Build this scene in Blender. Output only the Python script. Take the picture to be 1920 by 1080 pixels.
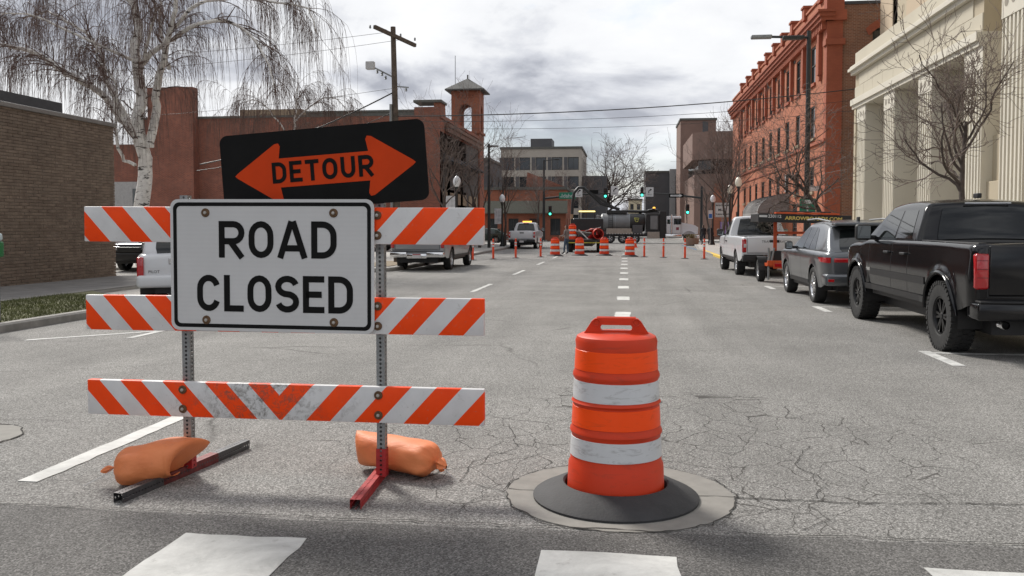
import bpy, bmesh, math, random
import numpy as np
from mathutils import Vector, Matrix, Euler
for o in list(bpy.data.objects): bpy.data.objects.remove(o)
SC = bpy.context.scene
R = math.radians
COL = SC.collection
# ------------------------------------------------------------------ camera
cam_d = bpy.data.cameras.new('camera'); cam = bpy.data.objects.new('camera', cam_d); COL.objects.link(cam)
cam_d.sensor_width = 36.0; cam_d.lens = 1650/1920*36.0; cam_d.clip_start = 0.05; cam_d.clip_end = 4000
cam_d.shift_y = -50/1920
cam.location = (0, 0, 1.55)
cam.rotation_euler = (R(90)-math.atan(70/1650), 0, math.atan(213/1650))
SC.camera = cam
# ------------------------------------------------------------------ world: broken cloud over a thin blue sky
SUN_EL, SUN_AZ = R(42), (-0.66, 0.75)
W = bpy.data.worlds.new('World'); SC.world = W; W.use_nodes = True
nt = W.node_tree; nt.nodes.clear()
def N(t, **k):
    n = nt.nodes.new(t)
    for a, b in k.items(): setattr(n, a, b)
    return n
def LK(a, b): nt.links.new(a, b)
def mth(op, a, b=None, clamp=False):
    n = N('ShaderNodeMath', operation=op, use_clamp=clamp)
    for i, q in enumerate((a, b)):
        if q is None: continue
        if isinstance(q, (int, float)): n.inputs[i].default_value = q
        else: LK(q, n.inputs[i])
    return n.outputs[0]
def cramp(fac, stops):
    n = N('ShaderNodeValToRGB'); LK(fac, n.inputs[0]); e = n.color_ramp.elements
    while len(e) < len(stops): e.new(.5)
    for q, (p, c) in zip(e, stops): q.position = p; q.color = (*c, 1) if len(c) == 3 else c
    return n.outputs[0]
def nz(vec, scale, detail=4, rough=.55, dist=0.0):
    n = N('ShaderNodeTexNoise'); LK(vec, n.inputs['Vector'])
    n.inputs['Scale'].default_value = scale; n.inputs['Detail'].default_value = detail
    n.inputs['Roughness'].default_value = rough; n.inputs['Distortion'].default_value = dist
    return n.outputs['Fac']
def mixc(f, a, b, mode='MIX'):
    n = N('ShaderNodeMix', data_type='RGBA', blend_type=mode)
    for s, q in ((0, f), (6, a), (7, b)):
        if isinstance(q, (int, float)): n.inputs[s].default_value = q
        elif isinstance(q, tuple): n.inputs[s].default_value = (*q, 1)
        else: LK(q, n.inputs[s])
    return n.outputs[2]
sky = N('ShaderNodeTexSky', sky_type='NISHITA', sun_disc=False)
sky.sun_elevation = SUN_EL; sky.sun_rotation = math.atan2(SUN_AZ[0], SUN_AZ[1]); sky.air_density = 1.0
tc = N('ShaderNodeTexCoord'); sp = N('ShaderNodeSeparateXYZ'); LK(tc.outputs['Generated'], sp.inputs[0])
cb = N('ShaderNodeCombineXYZ'); LK(sp.outputs[0], cb.inputs[0]); LK(sp.outputs[1], cb.inputs[1]); LK(mth('MULTIPLY', mth('POWER', mth('ABSOLUTE', sp.outputs[2]), .8), 2.0), cb.inputs[2])
mp = N('ShaderNodeMapping'); LK(cb.outputs[0], mp.inputs[0]); mp.inputs['Location'].default_value = (.55, .0, .35)
big = nz(mp.outputs[0], 2.5, 9, .5, .35); det = nz(mp.outputs[0], 6.5, 9, .58, .3)
cl = mth('ADD', mth('MULTIPLY', big, .74), mth('MULTIPLY', det, .26))
ccol = cramp(cl, [(.41, (.255, .27, .315)), (.455, (.345, .36, .405)), (.49, (.52, .535, .575)), (.525, (.68, .69, .71)), (.60, (.76, .765, .775))])
gap = cramp(nz(mp.outputs[0], 3.2, 6, .6, .3), [(.54, (0, 0, 0)), (.70, (.5, .5, .5))])
skyc = N('ShaderNodeVectorMath', operation='SCALE'); LK(sky.outputs[0], skyc.inputs[0]); skyc.inputs['Scale'].default_value = .10
bg = N('ShaderNodeBackground'); LK(mixc(gap, ccol, skyc.outputs[0]), bg.inputs[0]); bg.inputs[1].default_value = 1.0
wo = N('ShaderNodeOutputWorld'); LK(bg.outputs[0], wo.inputs[0])
sl = bpy.data.lights.new('sun', 'SUN'); sl.energy = 3.0; sl.angle = R(13); sl.color = (1, .955, .89)
sun = bpy.data.objects.new('sun', sl); COL.objects.link(sun); sun.location = (-20, 34, 40)
sun.rotation_euler = Vector((-SUN_AZ[0]*math.cos(SUN_EL), -SUN_AZ[1]*math.cos(SUN_EL), -math.sin(SUN_EL))).to_track_quat('-Z', 'Y').to_euler()
vs = SC.view_settings; vs.view_transform = 'Standard'; vs.look = 'None'; vs.gamma = 1; vs.exposure = 0.45; vs.use_curve_mapping = False
SC.render.resolution_x, SC.render.resolution_y = 1024, 576

# ------------------------------------------------------------------ materials
MATS = {}
def begin(name):
    global nt
    m = bpy.data.materials.new(name); m.use_nodes = True; nt = m.node_tree; nt.nodes.clear()
    b = N('ShaderNodeBsdfPrincipled'); o = N('ShaderNodeOutputMaterial'); LK(b.outputs[0], o.inputs[0])
    MATS[name] = m
    return m, b
def setc(b, c):
    if isinstance(c, tuple): b.inputs['Base Color'].default_value = (*c, 1)
    else: LK(c, b.inputs['Base Color'])
def bump(b, h, strength=.3, dist=.01):
    n = N('ShaderNodeBump'); n.inputs['Strength'].default_value = strength; n.inputs['Distance'].default_value = dist
    LK(h, n.inputs['Height']); LK(n.outputs[0], b.inputs['Normal'])
def objv(): return N('ShaderNodeTexCoord').outputs['Object']
def geov():
    return N('ShaderNodeNewGeometry').outputs['Position']
def M(name, c, rough=.6, metal=0, var=.15, scale=6, bs=0, bscale=60, coat=0, spec=.5, world=False):
    if name in MATS: return MATS[name]
    m, b = begin(name)
    v = geov() if world else objv()
    b.inputs['Roughness'].default_value = rough; b.inputs['Metallic'].default_value = metal
    b.inputs['Coat Weight'].default_value = coat; b.inputs['Coat Roughness'].default_value = .04; b.inputs['Specular IOR Level'].default_value = spec
    if var:
        f = nz(v, scale, 6, .6)
        setc(b, cramp(f, [(.3, tuple(q*(1-var) for q in c)), (.7, tuple(min(1, q*(1+var)) for q in c))]))
    else: setc(b, c)
    if bs: bump(b, nz(v, bscale, 3), bs, .004)
    return m
def emis(name, c, s):
    m, b = begin(name); setc(b, c); b.inputs['Emission Color'].default_value = (*c, 1); b.inputs['Emission Strength'].default_value = s
    return m
def brick_mat(name, c1, c2, mortar, bw=.21, bh=.07, ms=.012, stain=.25):
    m, b = begin(name); s = N('ShaderNodeSeparateXYZ'); LK(objv(), s.inputs[0])
    c = N('ShaderNodeCombineXYZ'); LK(mth('ADD', s.outputs[0], s.outputs[1]), c.inputs[0]); LK(s.outputs[2], c.inputs[1])
    t = N('ShaderNodeTexBrick'); LK(c.outputs[0], t.inputs['Vector']); t.inputs['Scale'].default_value = 1
    t.inputs['Brick Width'].default_value = bw; t.inputs['Row Height'].default_value = bh; t.inputs['Mortar Size'].default_value = ms; t.inputs['Mortar Smooth'].default_value = .3
    t.inputs['Color1'].default_value = (*c1, 1); t.inputs['Color2'].default_value = (*c2, 1); t.inputs['Mortar'].default_value = (*mortar, 1)
    f = cramp(nz(objv(), .7, 6, .65), [(.3, (1-stain,)*3), (.7, (1.0,)*3)])
    setc(b, mixc(1.0, t.outputs['Color'], f, 'MULTIPLY')); b.inputs['Roughness'].default_value = .85
    bump(b, t.outputs['Fac'], -.4, .01)
    return m
def asphalt(name, lo, hi, crack=True):
    m, b = begin(name); v = geov()
    f1 = nz(v, 110, 3, .7); vo = N('ShaderNodeTexVoronoi'); LK(v, vo.inputs['Vector']); vo.inputs['Scale'].default_value = 130
    sp1 = mth('ADD', mth('MULTIPLY', f1, .55), mth('MULTIPLY', vo.outputs['Color'], .45))
    c = cramp(sp1, [(.30, tuple(q*.45 for q in lo)), (.47, lo), (.58, hi), (.76, tuple(q*1.8 for q in hi))])
    blot = cramp(nz(v, .55, 6, .62, .4), [(.3, (.80,)*3), (.7, (1.12,)*3)])
    c = mixc(1.0, c, blot, 'MULTIPLY')
    st = N('ShaderNodeMapping'); LK(v, st.inputs[0]); st.inputs['Scale'].default_value = (1.1, .05, 1)
    c = mixc(1.0, c, cramp(nz(st.outputs[0], 1.0, 4, .6), [(.35, (.87,)*3), (.65, (1.07,)*3)]), 'MULTIPLY')
    spots = cramp(nz(v, 2.3, 3, .5), [(.70, (1,)*3), (.76, (.80,)*3)])
    c = mixc(1.0, c, spots, 'MULTIPLY')
    if crack:
        dv = N('ShaderNodeVectorMath', operation='ADD'); LK(v, dv.inputs[0])
        dn = N('ShaderNodeTexNoise'); LK(v, dn.inputs['Vector']); dn.inputs['Scale'].default_value = 2.2; dn.inputs['Detail'].default_value = 5
        ds = N('ShaderNodeVectorMath', operation='SCALE'); LK(dn.outputs['Color'], ds.inputs[0]); ds.inputs['Scale'].default_value = .34; LK(ds.outputs[0], dv.inputs[1])
        ms = N('ShaderNodeMapping'); LK(dv.outputs[0], ms.inputs[0]); ms.inputs['Scale'].default_value = (1.0, .72, 0)
        e = N('ShaderNodeTexVoronoi', feature='DISTANCE_TO_EDGE'); LK(ms.outputs[0], e.inputs['Vector']); e.inputs['Scale'].default_value = 3.6
        line = cramp(mth('DIVIDE', e.outputs['Distance'], mth('ADD', mth('MULTIPLY', nz(v, 5, 3), 0.036), .002)), [(.25, (1,)*3), (.75, (0,)*3)])
        # alligator cracking round the manhole collar
        s3 = N('ShaderNodeSeparateXYZ'); LK(v, s3.inputs[0])
        dx = mth('DIVIDE', mth('SUBTRACT', s3.outputs[0], .1), 2.8); dy = mth('DIVIDE', mth('SUBTRACT', s3.outputs[1], 6.4), 2.2)
        rr = mth('SQRT', mth('ADD', mth('MULTIPLY', dx, dx), mth('MULTIPLY', dy, dy)))
        mask = cramp(mth('ADD', rr, mth('MULTIPLY', mth('SUBTRACT', nz(v, 1.3, 3), .5), 1.3)), [(.75, (1,)*3), (1.0, (0,)*3)])
        line = mth('MULTIPLY', line, mask)
        # sparse wandering cracks elsewhere
        m2 = N('ShaderNodeMapping'); LK(dv.outputs[0], m2.inputs[0]); m2.inputs['Scale'].default_value = (.22, .34, 0)
        e2 = N('ShaderNodeTexVoronoi', feature='DISTANCE_TO_EDGE'); LK(m2.outputs[0], e2.inputs['Vector']); e2.inputs['Scale'].default_value = 1.0
        l2 = mth('MULTIPLY', cramp(e2.outputs['Distance'], [(.0015, (1,)*3), (.005, (0,)*3)]), cramp(nz(v, .35, 2), [(.52, (0,)*3), (.6, (.75,)*3)]))
        line = mth('MAXIMUM', line, l2)
        c = mixc(mth('MULTIPLY', line, .95), c, (.05, .046, .042))
    setc(b, c); b.inputs['Roughness'].default_value = .88; b.inputs['Specular IOR Level'].default_value = .3
    bump(b, sp1, .5, .006)
    return m
def rail_mat(name, dirt, offl=.07, offr=.26):
    m, b = begin(name); v = objv(); s = N('ShaderNodeSeparateXYZ'); LK(v, s.inputs[0])
    t = mth('SUBTRACT', mth('ABSOLUTE', s.outputs[0]), mth('MULTIPLY', s.outputs[2], .92))
    right = mth('GREATER_THAN', s.outputs[0], 0.0)
    def fr(off, p): return mth('GREATER_THAN', mth('FRACT', mth('DIVIDE', mth('ADD', t, 10*p+off), p)), .5)
    st = mth('ADD', mth('MULTIPLY', fr(offr, .304), right), mth('MULTIPLY', fr(offl, .281), mth('SUBTRACT', 1.0, right)))
    org = cramp(nz(v, 9, 5), [(.3, (.84, .058, .002)), (.7, (.92, .070, .003))]); wht = cramp(nz(v, 7, 6), [(.3, (.58, .58, .58)), (.7, (.67, .67, .67))])
    c = mixc(st, wht, org)
    sc = cramp(nz(v, 26, 8, .75, .6), [(.60, (0,)*3), (.68, (1,)*3)])
    c = mixc(mth('MULTIPLY', sc, .45), c, (.27, .25, .22))
    if dirt:
        reg = cramp(mth('ADD', mth('ABSOLUTE', mth('SUBTRACT', s.outputs[0], -.12)), mth('MULTIPLY', mth('SUBTRACT', nz(v, 5, 4), .5), 1.2)), [(.12, (1,)*3), (.62, (0,)*3)])
        d = mth('MULTIPLY', cramp(nz(v, 22, 8, .8, .5), [(.47, (0,)*3), (.62, (1,)*3)]), reg)
        c = mixc(mth('MULTIPLY', d, .85), c, (.10, .085, .065))
    setc(b, c); b.inputs['Roughness'].default_value = .5; b.inputs['Specular IOR Level'].default_value = .25
    return m
def bark_birch():
    m, b = begin('birch_bark'); v = objv(); mpn = N('ShaderNodeMapping'); LK(v, mpn.inputs[0]); mpn.inputs['Scale'].default_value = (1, 1, 3.2)
    a = cramp(nz(mpn.outputs[0], 2.2, 6, .65, .6), [(.56, (0,)*3), (.61, (1,)*3)])
    m2 = N('ShaderNodeMapping'); LK(v, m2.inputs[0]); m2.inputs['Scale'].default_value = (1, 1, 9)
    a2 = cramp(nz(m2.outputs[0], 4, 4, .6), [(.62, (0,)*3), (.68, (1,)*3)])
    c = mixc(mth('MAXIMUM', a, a2), cramp(nz(v, 5, 5), [(.3, (.62, .59, .55)), (.7, (.84, .82, .78))]), (.045, .038, .033))
    setc(b, c); b.inputs['Roughness'].default_value = .8; bump(b, nz(v, 14, 5), .5, .02)
    return m
def stone_mat(name, c, j=.0):
    m, b = begin(name); v = objv()
    setc(b, mixc(1.0, cramp(nz(v, 40, 4, .7), [(.3, tuple(q*.93 for q in c)), (.7, c)]), cramp(nz(v, .5, 5), [(.3, (.9,)*3), (.7, (1.0,)*3)]), 'MULTIPLY'))
    b.inputs['Roughness'].default_value = .8
    return m
def drum_scuff(name, c, rough, dirt=(.2, .1, .07), amt=.5):
    m, b = begin(name); v = objv(); mpn = N('ShaderNodeMapping'); LK(v, mpn.inputs[0]); mpn.inputs['Scale'].default_value = (3, 3, 14)
    f = cramp(nz(mpn.outputs[0], 2.2, 8, .72, .8), [(.53, (0,)*3), (.70, (amt,)*3)])
    c2 = mixc(f, cramp(nz(v, 4, 5), [(.3, tuple(q*.93 for q in c)), (.7, c)]), dirt)
    setc(b, c2); b.inputs['Roughness'].default_value = rough; b.inputs['Specular IOR Level'].default_value = .3
    return m
ASPH = asphalt('old_asphalt', (.178, .173, .163), (.27, .263, .25))
ASPH2 = asphalt('new_asphalt', (.112, .108, .103), (.155, .150, .144), False)
CONC = M('concrete', (.36, .345, .32), .85, var=.14, scale=2.5, bs=.2, bscale=90, world=True)
CONC2 = M('collar_concrete', (.225, .215, .195), .85, var=.12, scale=9, bs=.3, bscale=120, world=True)
KERB = M('kerb_concrete', (.25, .24, .225), .85, var=.25, scale=3, bs=.3, bscale=60, world=True)
DIRT = M('bare_soil', (.24, .19, .13), .95, var=.3, scale=5, world=True)
YEL = M('yellow_paint', (.62, .42, .05), .7, var=.2, scale=8, world=True)
def paint_worn(name, c, under, lo=.66, hi=.75):
    m, b = begin(name); v = geov()
    w = cramp(nz(v, 9, 8, .75, .4), [(lo, (0,)*3), (hi, (.8,)*3)])
    setc(b, mixc(w, cramp(nz(v, 2.4, 8, .72, .5), [(.32, tuple(q*.62 for q in c)), (.62, c)]), under)); b.inputs['Roughness'].default_value = .75
    bump(b, nz(v, 150, 2), .3, .003)
    return m
WPAINT = paint_worn('road_paint', (.60, .60, .575), (.25, .24, .225), .58, .72)
WPAINT2 = paint_worn('worn_road_paint', (.60, .60, .58), (.2, .2, .19), .52, .64)
CRACK = M('crack_filler', (.03, .028, .025), .95, var=.4, scale=30)
BLACK = M('black_plastic', (.012, .012, .013), .5, var=.2)
BLACKM = M('black_metal', (.016, .017, .017), .45, var=.2)
RUB = M('tyre_rubber', (.018, .018, .018), .8, var=.3, scale=14, bs=.4, bscale=60)
RUBB = M('rubber_base', (.030, .030, .032), .75, var=.3, scale=6, bs=.5, bscale=70)
GALV = M('galvanised_steel', (.26, .27, .275), .45, .75, var=.2, scale=12)
REDD = M('worn_red_steel', (.15, .035, .035), .55, .3, var=.5, scale=18)
REDP = M('red_painted_steel', (.36, .02, .022), .5, .1, var=.3, scale=14)
DKST = M('dark_steel', (.10, .10, .105), .5, .6, var=.3, scale=14)
def sheeting(name, c):
    m, b = begin(name); v = objv(); s = N('ShaderNodeSeparateXYZ'); LK(v, s.inputs[0])
    band = mth('ADD', mth('MULTIPLY', mth('SINE', mth('MULTIPLY', s.outputs[2], 230.0)), .012), .985)
    q = cramp(nz(v, 2.2, 6, .6), [(.3, tuple(x*.9 for x in c)), (.7, c)])
    q = mixc(1.0, q, band, 'MULTIPLY')
    mpn = N('ShaderNodeMapping'); LK(v, mpn.inputs[0]); mpn.inputs['Scale'].default_value = (1, 1, .35); mpn.inputs['Rotation'].default_value = (0, .6, 0)
    scr = cramp(nz(mpn.outputs[0], 16, 9, .78, 1.2), [(.66, (0,)*3), (.71, (.5,)*3)])
    setc(b, mixc(scr, q, tuple(x*.5 for x in c))); b.inputs['Roughness'].default_value = .5; b.inputs['Specular IOR Level'].default_value = .3
    return m
SIGNW = sheeting('sign_white', (.58, .58, .58))
SIGNB = M('sign_black', (.007, .007, .007), .6, var=.25, scale=5, spec=.12)
SIGNO = M('sign_orange', (.56, .045, .002), .55, var=.07, scale=5, spec=.2)
SIGNG = M('sign_green', (.0, .16, .09), .45, var=.1)
RUST = M('rusty_bolt', (.13, .075, .04), .65, .5, var=.4, scale=60)
BOLT = M('bolt_steel', (.42, .40, .37), .4, .8, var=.2, scale=50)
DRO = drum_scuff('drum_orange', (.62, .044, .010), .45, (.22, .045, .025), amt=.4)
DRF = drum_scuff('drum_fluorescent', (1.0, .080, .003), .38, (.45, .05, .015), .4)
DRW = drum_scuff('drum_white', (.62, .63, .64), .38, (.24, .23, .22), .75)
def sack():
    m, b = begin('sandbag_fabric'); v = objv()
    setc(b, mixc(cramp(nz(v, 11, 6, .7), [(.58, (0,)*3), (.78, (.35,)*3)]), cramp(nz(v, 4, 5), [(.3, (.68, .19, .06)), (.7, (.80, .26, .095))]), (.36, .14, .06)))
    mpn = N('ShaderNodeMapping'); LK(v, mpn.inputs[0]); mpn.inputs['Scale'].default_value = (1, 2.2, 2.2)
    w = N('ShaderNodeTexWave'); LK(v, w.inputs['Vector']); w.inputs['Scale'].default_value = 120
    bump(b, mth('ADD', mth('ADD', mth('MULTIPLY', nz(mpn.outputs[0], 9, 6, .6, 1.4), 1.6), nz(v, 34, 3)), mth('MULTIPLY', w.outputs['Fac'], .12)), .36, .007)
    b.inputs['Roughness'].default_value = .55; return m
SAND = sack()
GLASS = M('car_glass', (.008, .010, .010), .03, var=0, spec=.6)
CHROME = M('chrome', (.7, .7, .71), .12, 1, var=.05)
RIMS = M('alloy', (.55, .55, .56), .25, .9, var=.1)
RIMB = M('black_alloy', (.02, .02, .021), .3, .6, var=.1)
TAIL = M('tail_lens', (.42, .008, .012), .12, var=.1, coat=1)
LENS = M('clear_lens', (.6, .62, .64), .1, .3, var=.1, coat=1)
PLATE = M('plate_white', (.6, .58, .58), .4, var=.1)
PLATER = M('plate_red', (.35, .04, .05), .4, var=.1)
WIN = M('window_glass', (.03, .036, .04), .06, var=.3, scale=.6, spec=.8)
WOOD = M('pole_wood', (.105, .08, .062), .9, var=.35, scale=5, bs=.5, bscale=25)
BARK = M('street_tree_bark', (.075, .058, .05), .9, var=.35, scale=9)
TWIG = M('twig_bark', (.15, .115, .10), .85, var=.3, scale=3)
BTWIG = M('birch_twigs', (.115, .073, .06), .85, var=.3, scale=2)
BIRCH = bark_birch()
GRASSM = M('grass_blades', (.105, .115, .04), .8, var=.45, scale=2.2, world=True)
SOILG = M('lawn_soil', (.085, .085, .035), .95, var=.35, scale=4, world=True)
# ------------------------------------------------------------------ mesh helpers
class MB:
    def __init__(s): s.v = []; s.f = []; s.m = []; s.mi = 0
    def add(s, vs, fs):
        n = len(s.v); s.v += [tuple(map(float, p)) for p in vs]
        s.f += [tuple(n+i for i in f) for f in fs]; s.m += [s.mi]*len(fs)
        return s
    def box(s, x0, x1, y0, y1, z0, z1):
        s.add([(x0,y0,z0),(x1,y0,z0),(x1,y1,z0),(x0,y1,z0),(x0,y0,z1),(x1,y0,z1),(x1,y1,z1),(x0,y1,z1)],
              [(3,2,1,0),(4,5,6,7),(0,1,5,4),(1,2,6,5),(2,3,7,6),(3,0,4,7)]); return s
    def rbox(s, x0, x1, y0, y1, z0, z1, r=.02, seg=2):
        bm = bmesh.new(); bmesh.ops.create_cube(bm, size=1)
        for v in bm.verts: v.co = Vector(((x0+x1)/2+v.co.x*(x1-x0), (y0+y1)/2+v.co.y*(y1-y0), (z0+z1)/2+v.co.z*(z1-z0)))
        bmesh.ops.bevel(bm, geom=bm.edges[:], offset=r, segments=seg, affect='EDGES', profile=.5)
        bm.verts.index_update(); s.add([v.co for v in bm.verts], [[v.index for v in f.verts] for f in bm.faces]); bm.free(); return s
    def prism(s, poly, z0, z1, zf=None):
        n = len(poly); zf = zf or (lambda x, y: 0)
        s.add([(x, y, z0+zf(x, y)) for x, y in poly]+[(x, y, z1+zf(x, y)) for x, y in poly],
              [tuple(range(n-1, -1, -1)), tuple(range(n, 2*n))]+[(i, (i+1) % n, n+(i+1) % n, n+i) for i in range(n)]); return s
    def yprism(s, poly, y0, y1):            # polygon in x-z extruded along y (poly counter-clockwise seen from -y)
        n = len(poly)
        s.add([(x, y0, z) for x, z in poly]+[(x, y1, z) for x, z in poly],
              [tuple(range(n)), tuple(range(2*n-1, n-1, -1))]+[(i, n+i, n+(i+1) % n, (i+1) % n) for i in range(n)]); return s
    def tube(s, pts, rad, n=8, cap=True):
        pts = [Vector(p) for p in pts]; k = len(pts)
        if not hasattr(rad, '__len__'): rad = [rad]*k
        vs = []; ref = None
        for i, p in enumerate(pts):
            t = (pts[min(i+1, k-1)]-pts[max(i-1, 0)]).normalized()
            if ref is None: ref = Vector((1, 0, 0)) if abs(t.x) < .8 else Vector((0, 1, 0))
            a = (ref-t*ref.dot(t)).normalized(); b = t.cross(a); ref = a
            for j in range(n):
                q = 2*math.pi*j/n; vs.append(p+(a*math.cos(q)+b*math.sin(q))*rad[i])
        fs = [(i*n+j, i*n+(j+1) % n, (i+1)*n+(j+1) % n, (i+1)*n+j) for i in range(k-1) for j in range(n)]
        if cap: fs += [tuple(range(n-1, -1, -1)), tuple((k-1)*n+j for j in range(n))]
        s.add(vs, fs); return s
    def lathe(s, prof, n=32, c=(0, 0, 0), axis='z'):
        vs = []
        for r, z in prof:
            for j in range(n):
                q = 2*math.pi*j/n; x, y = r*math.cos(q), r*math.sin(q)
                vs.append((c[0]+x, c[1]+y, c[2]+z) if axis == 'z' else ((c[0]+z, c[1]+x, c[2]+y) if axis == 'x' else (c[0]+x, c[1]+z, c[2]-y)))
        k = len(prof)
        s.add(vs, [(i*n+j, i*n+(j+1) % n, (i+1)*n+(j+1) % n, (i+1)*n+j) for i in range(k-1) for j in range(n)]); return s
    def disc(s, c, r, n=20, axis='z', flip=False):
        vs = []
        for j in range(n):
            q = 2*math.pi*j/n*(-1 if flip else 1); x, y = r*math.cos(q), r*math.sin(q)
            vs.append((c[0]+x, c[1]+y, c[2]) if axis == 'z' else ((c[0], c[1]+x, c[2]+y) if axis == 'x' else (c[0]+x, c[1], c[2]-y)))
        s.add(vs, [tuple(range(n))]); return s
    def grid(s, rows):
        k = len(rows[0]); s.add([p for r in rows for p in r], [(i*k+j, i*k+j+1, (i+1)*k+j+1, (i+1)*k+j) for i in range(len(rows)-1) for j in range(k-1)]); return s
    def mesh(s, name='mesh', smooth=None, mats=()):
        me = bpy.data.meshes.new(name); me.from_pydata(s.v, [], s.f)
        for m in mats: me.materials.append(m)
        if len(mats) > 1: me.polygons.foreach_set('material_index', s.m)
        me.update()
        if smooth:
            me.polygons.foreach_set('use_smooth', [True]*len(me.polygons)); me.set_sharp_from_angle(angle=R(smooth))
        return me
def ob(name, mb, mat=None, parent=None, loc=None, rot=None, smooth=None, label=None, cat=None, group=None, kind=None):
    if mb is None: o = bpy.data.objects.new(name, None)
    else:
        me = mb if isinstance(mb, bpy.types.Mesh) else mb.mesh(name, smooth, mat if isinstance(mat, (list, tuple)) else (mat,))
        o = bpy.data.objects.new(name, me)
    COL.objects.link(o)
    if parent: o.parent = parent
    if loc: o.location = loc
    if rot: o.rotation_euler = rot if hasattr(rot, '__len__') else (0, 0, rot)
    for k, q in (('label', label), ('category', cat), ('group', group), ('kind', kind)):
        if q: o[k] = q
    return o
def thing(name, label, cat, loc=(0, 0, 0), rz=0, group=None):
    o = ob(name, None, loc=loc, rot=rz, label=label, cat=cat, group=group); o.empty_display_size = .2
    return o
KIDS = {}
def dup(o, loc=None, rz=None, label=None, group=None, parent=None, scale=None):
    c = o.copy(); COL.objects.link(c); c.parent = parent
    if loc: c.location = loc
    if rz is not None: c.rotation_euler = (c.rotation_euler[0], c.rotation_euler[1], rz)
    if scale: c.scale = (scale,)*3 if not hasattr(scale, '__len__') else scale
    if label: c['label'] = label
    if group: c['group'] = group
    for ch in [q for q in bpy.data.objects if q.parent == o and q != c]: dup(ch, parent=c)
    return c
def zg(y): return -.0045*max(-40, min(y, 300))
def jit(a): return random.uniform(-a, a)
def text(body, size, mat, parent, loc, rot=(math.pi/2, 0, 0), name='lettering', sx=1.0, align='CENTER', bold=0):
    cu = bpy.data.curves.new('t', 'FONT'); cu.body = body; cu.size = size; cu.align_x = align; cu.align_y = 'CENTER'; cu.offset = bold; cu.resolution_u = 3
    o = bpy.data.objects.new('t', cu); COL.objects.link(o); bpy.context.view_layer.update()
    me = bpy.data.meshes.new_from_object(o.evaluated_get(bpy.context.evaluated_depsgraph_get())); bpy.data.objects.remove(o)
    me.materials.clear(); me.materials.append(mat)
    for v in me.vertices: v.co.x *= sx
    return ob(name, me, None, parent, loc, rot)
# stroke letters in the manner of road-sign capitals
def _arc(cx, cy, rx, ry, a0, a1, n=10): return [(cx+rx*math.cos(R(a0+(a1-a0)*i/n)), cy+ry*math.sin(R(a0+(a1-a0)*i/n))) for i in range(n+1)]
def glyph(ch, w, h, s):
    x0, x1, y0, y1 = s/2, w-s/2, s/2, h-s/2; cx = w/2; rx = (x1-x0)/2; ry = min(rx*1.15, (y1-y0)/2); ym = h*.5
    if ch == 'O': return [_arc(cx, y1-ry, rx, ry, 0, 180)+_arc(cx, y0+ry, rx, ry, 180, 360)+[(x1, y1-ry)]], True
    if ch == 'C': return [_arc(cx, y1-ry, rx, ry, 18, 180)+_arc(cx, y0+ry, rx, ry, 180, 342)], False
    if ch == 'D':
        q = rx*1.15
        return [[(x0, 0), (x0, h)], [(x0, y1)]+_arc(x1-q, y1-q, q, q, 90, 0)+_arc(x1-q, y0+q, q, q, 0, -90)+[(x0, y0)]], False
    if ch == 'R':
        q = (y1-h*.45)/2; yb = h*.45
        return [[(x0, 0), (x0, h)], [(x0, y1)]+_arc(x1-q, y1-q, q, q, 90, -90)+[(x0, yb)], [(x0+rx*.85, yb), (x1+s*.08, 0)]], False
    if ch == 'A': return [[(x0-s*.1, 0), (cx-s*.12, h)], [(x1+s*.1, 0), (cx+s*.12, h)], [(x0+rx*.3, h*.27), (x1-rx*.3, h*.27)]], False
    if ch == 'L': return [[(x0, h), (x0, 0)], [(x0, y0), (w, y0)]], False
    if ch == 'E': return [[(x0, h), (x0, 0)], [(x0, y0), (w, y0)], [(x0, y1), (w, y1)], [(x0, ym), (w*.88, ym)]], False
    if ch == 'T': return [[(cx, 0), (cx, h)], [(0, y1), (w, y1)]], False
    if ch == 'U': return [[(x0, h), (x0, y0+ry)]+_arc(cx, y0+ry, rx, ry, 180, 360)[1:]+[(x1, h)]], False
    if ch == 'S':
        q = (y1-y0)/4
        return [_arc(cx, y1-q, rx, q, 15, 180)[:-1]+_arc(cx, y1-q, rx, q, 180, 270, 5)+_arc(cx, y0+q, rx, q, 90, 0, 5)+_arc(cx, y0+q, rx, q, 0, -165)[1:]], False
def sign_word(word, widths, h, s, gap):
    mb = MB(); tot = sum(widths[c] for c in word)+gap*(len(word)-1); x = -tot/2; k = 0
    for ch in word:
        st, closed = glyph(ch, widths[ch], h, s)
        for pl in st:
            pts = [Vector((a+x, b-h/2)) for a, b in pl]; q = []
            for p in pts:
                if not q or (p-q[-1]).length > 1e-5: q.append(p)
            pts = q; n = len(pts); L, Rr = [], []
            for i, p in enumerate(pts):
                a = pts[i-1] if i else (pts[-2] if closed else None); b = pts[i+1] if i < n-1 else (pts[1] if closed else None)
                d1 = (p-a).normalized() if a is not None else None; d2 = (b-p).normalized() if b is not None else None
                d = ((d1 or d2)+(d2 or d1)).normalized(); nn = Vector((-d.y, d.x)); c = max(.5, nn.dot(Vector((-(d2 or d1).y, (d2 or d1).x))))
                L.append(p+nn*s/2/c); Rr.append(p-nn*s/2/c)
            y = -.0004*(k % 3); k += 1
            mb.grid([[(p.x, y, p.y) for p in Rr], [(p.x, y, p.y) for p in L]])
        x += widths[ch]+gap
    return mb
def rrect(w, h, r, n=6, cx=0, cz=0):
    out = []
    for sx, sz, a in ((1, -1, -90), (1, 1, 0), (-1, 1, 90), (-1, -1, 180)):
        for i in range(n+1):
            q = R(a+90*i/n); out.append((cx+sx*(w/2-r)+r*math.cos(q), cz+sz*(h/2-r)+r*math.sin(q)))
    return out
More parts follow.
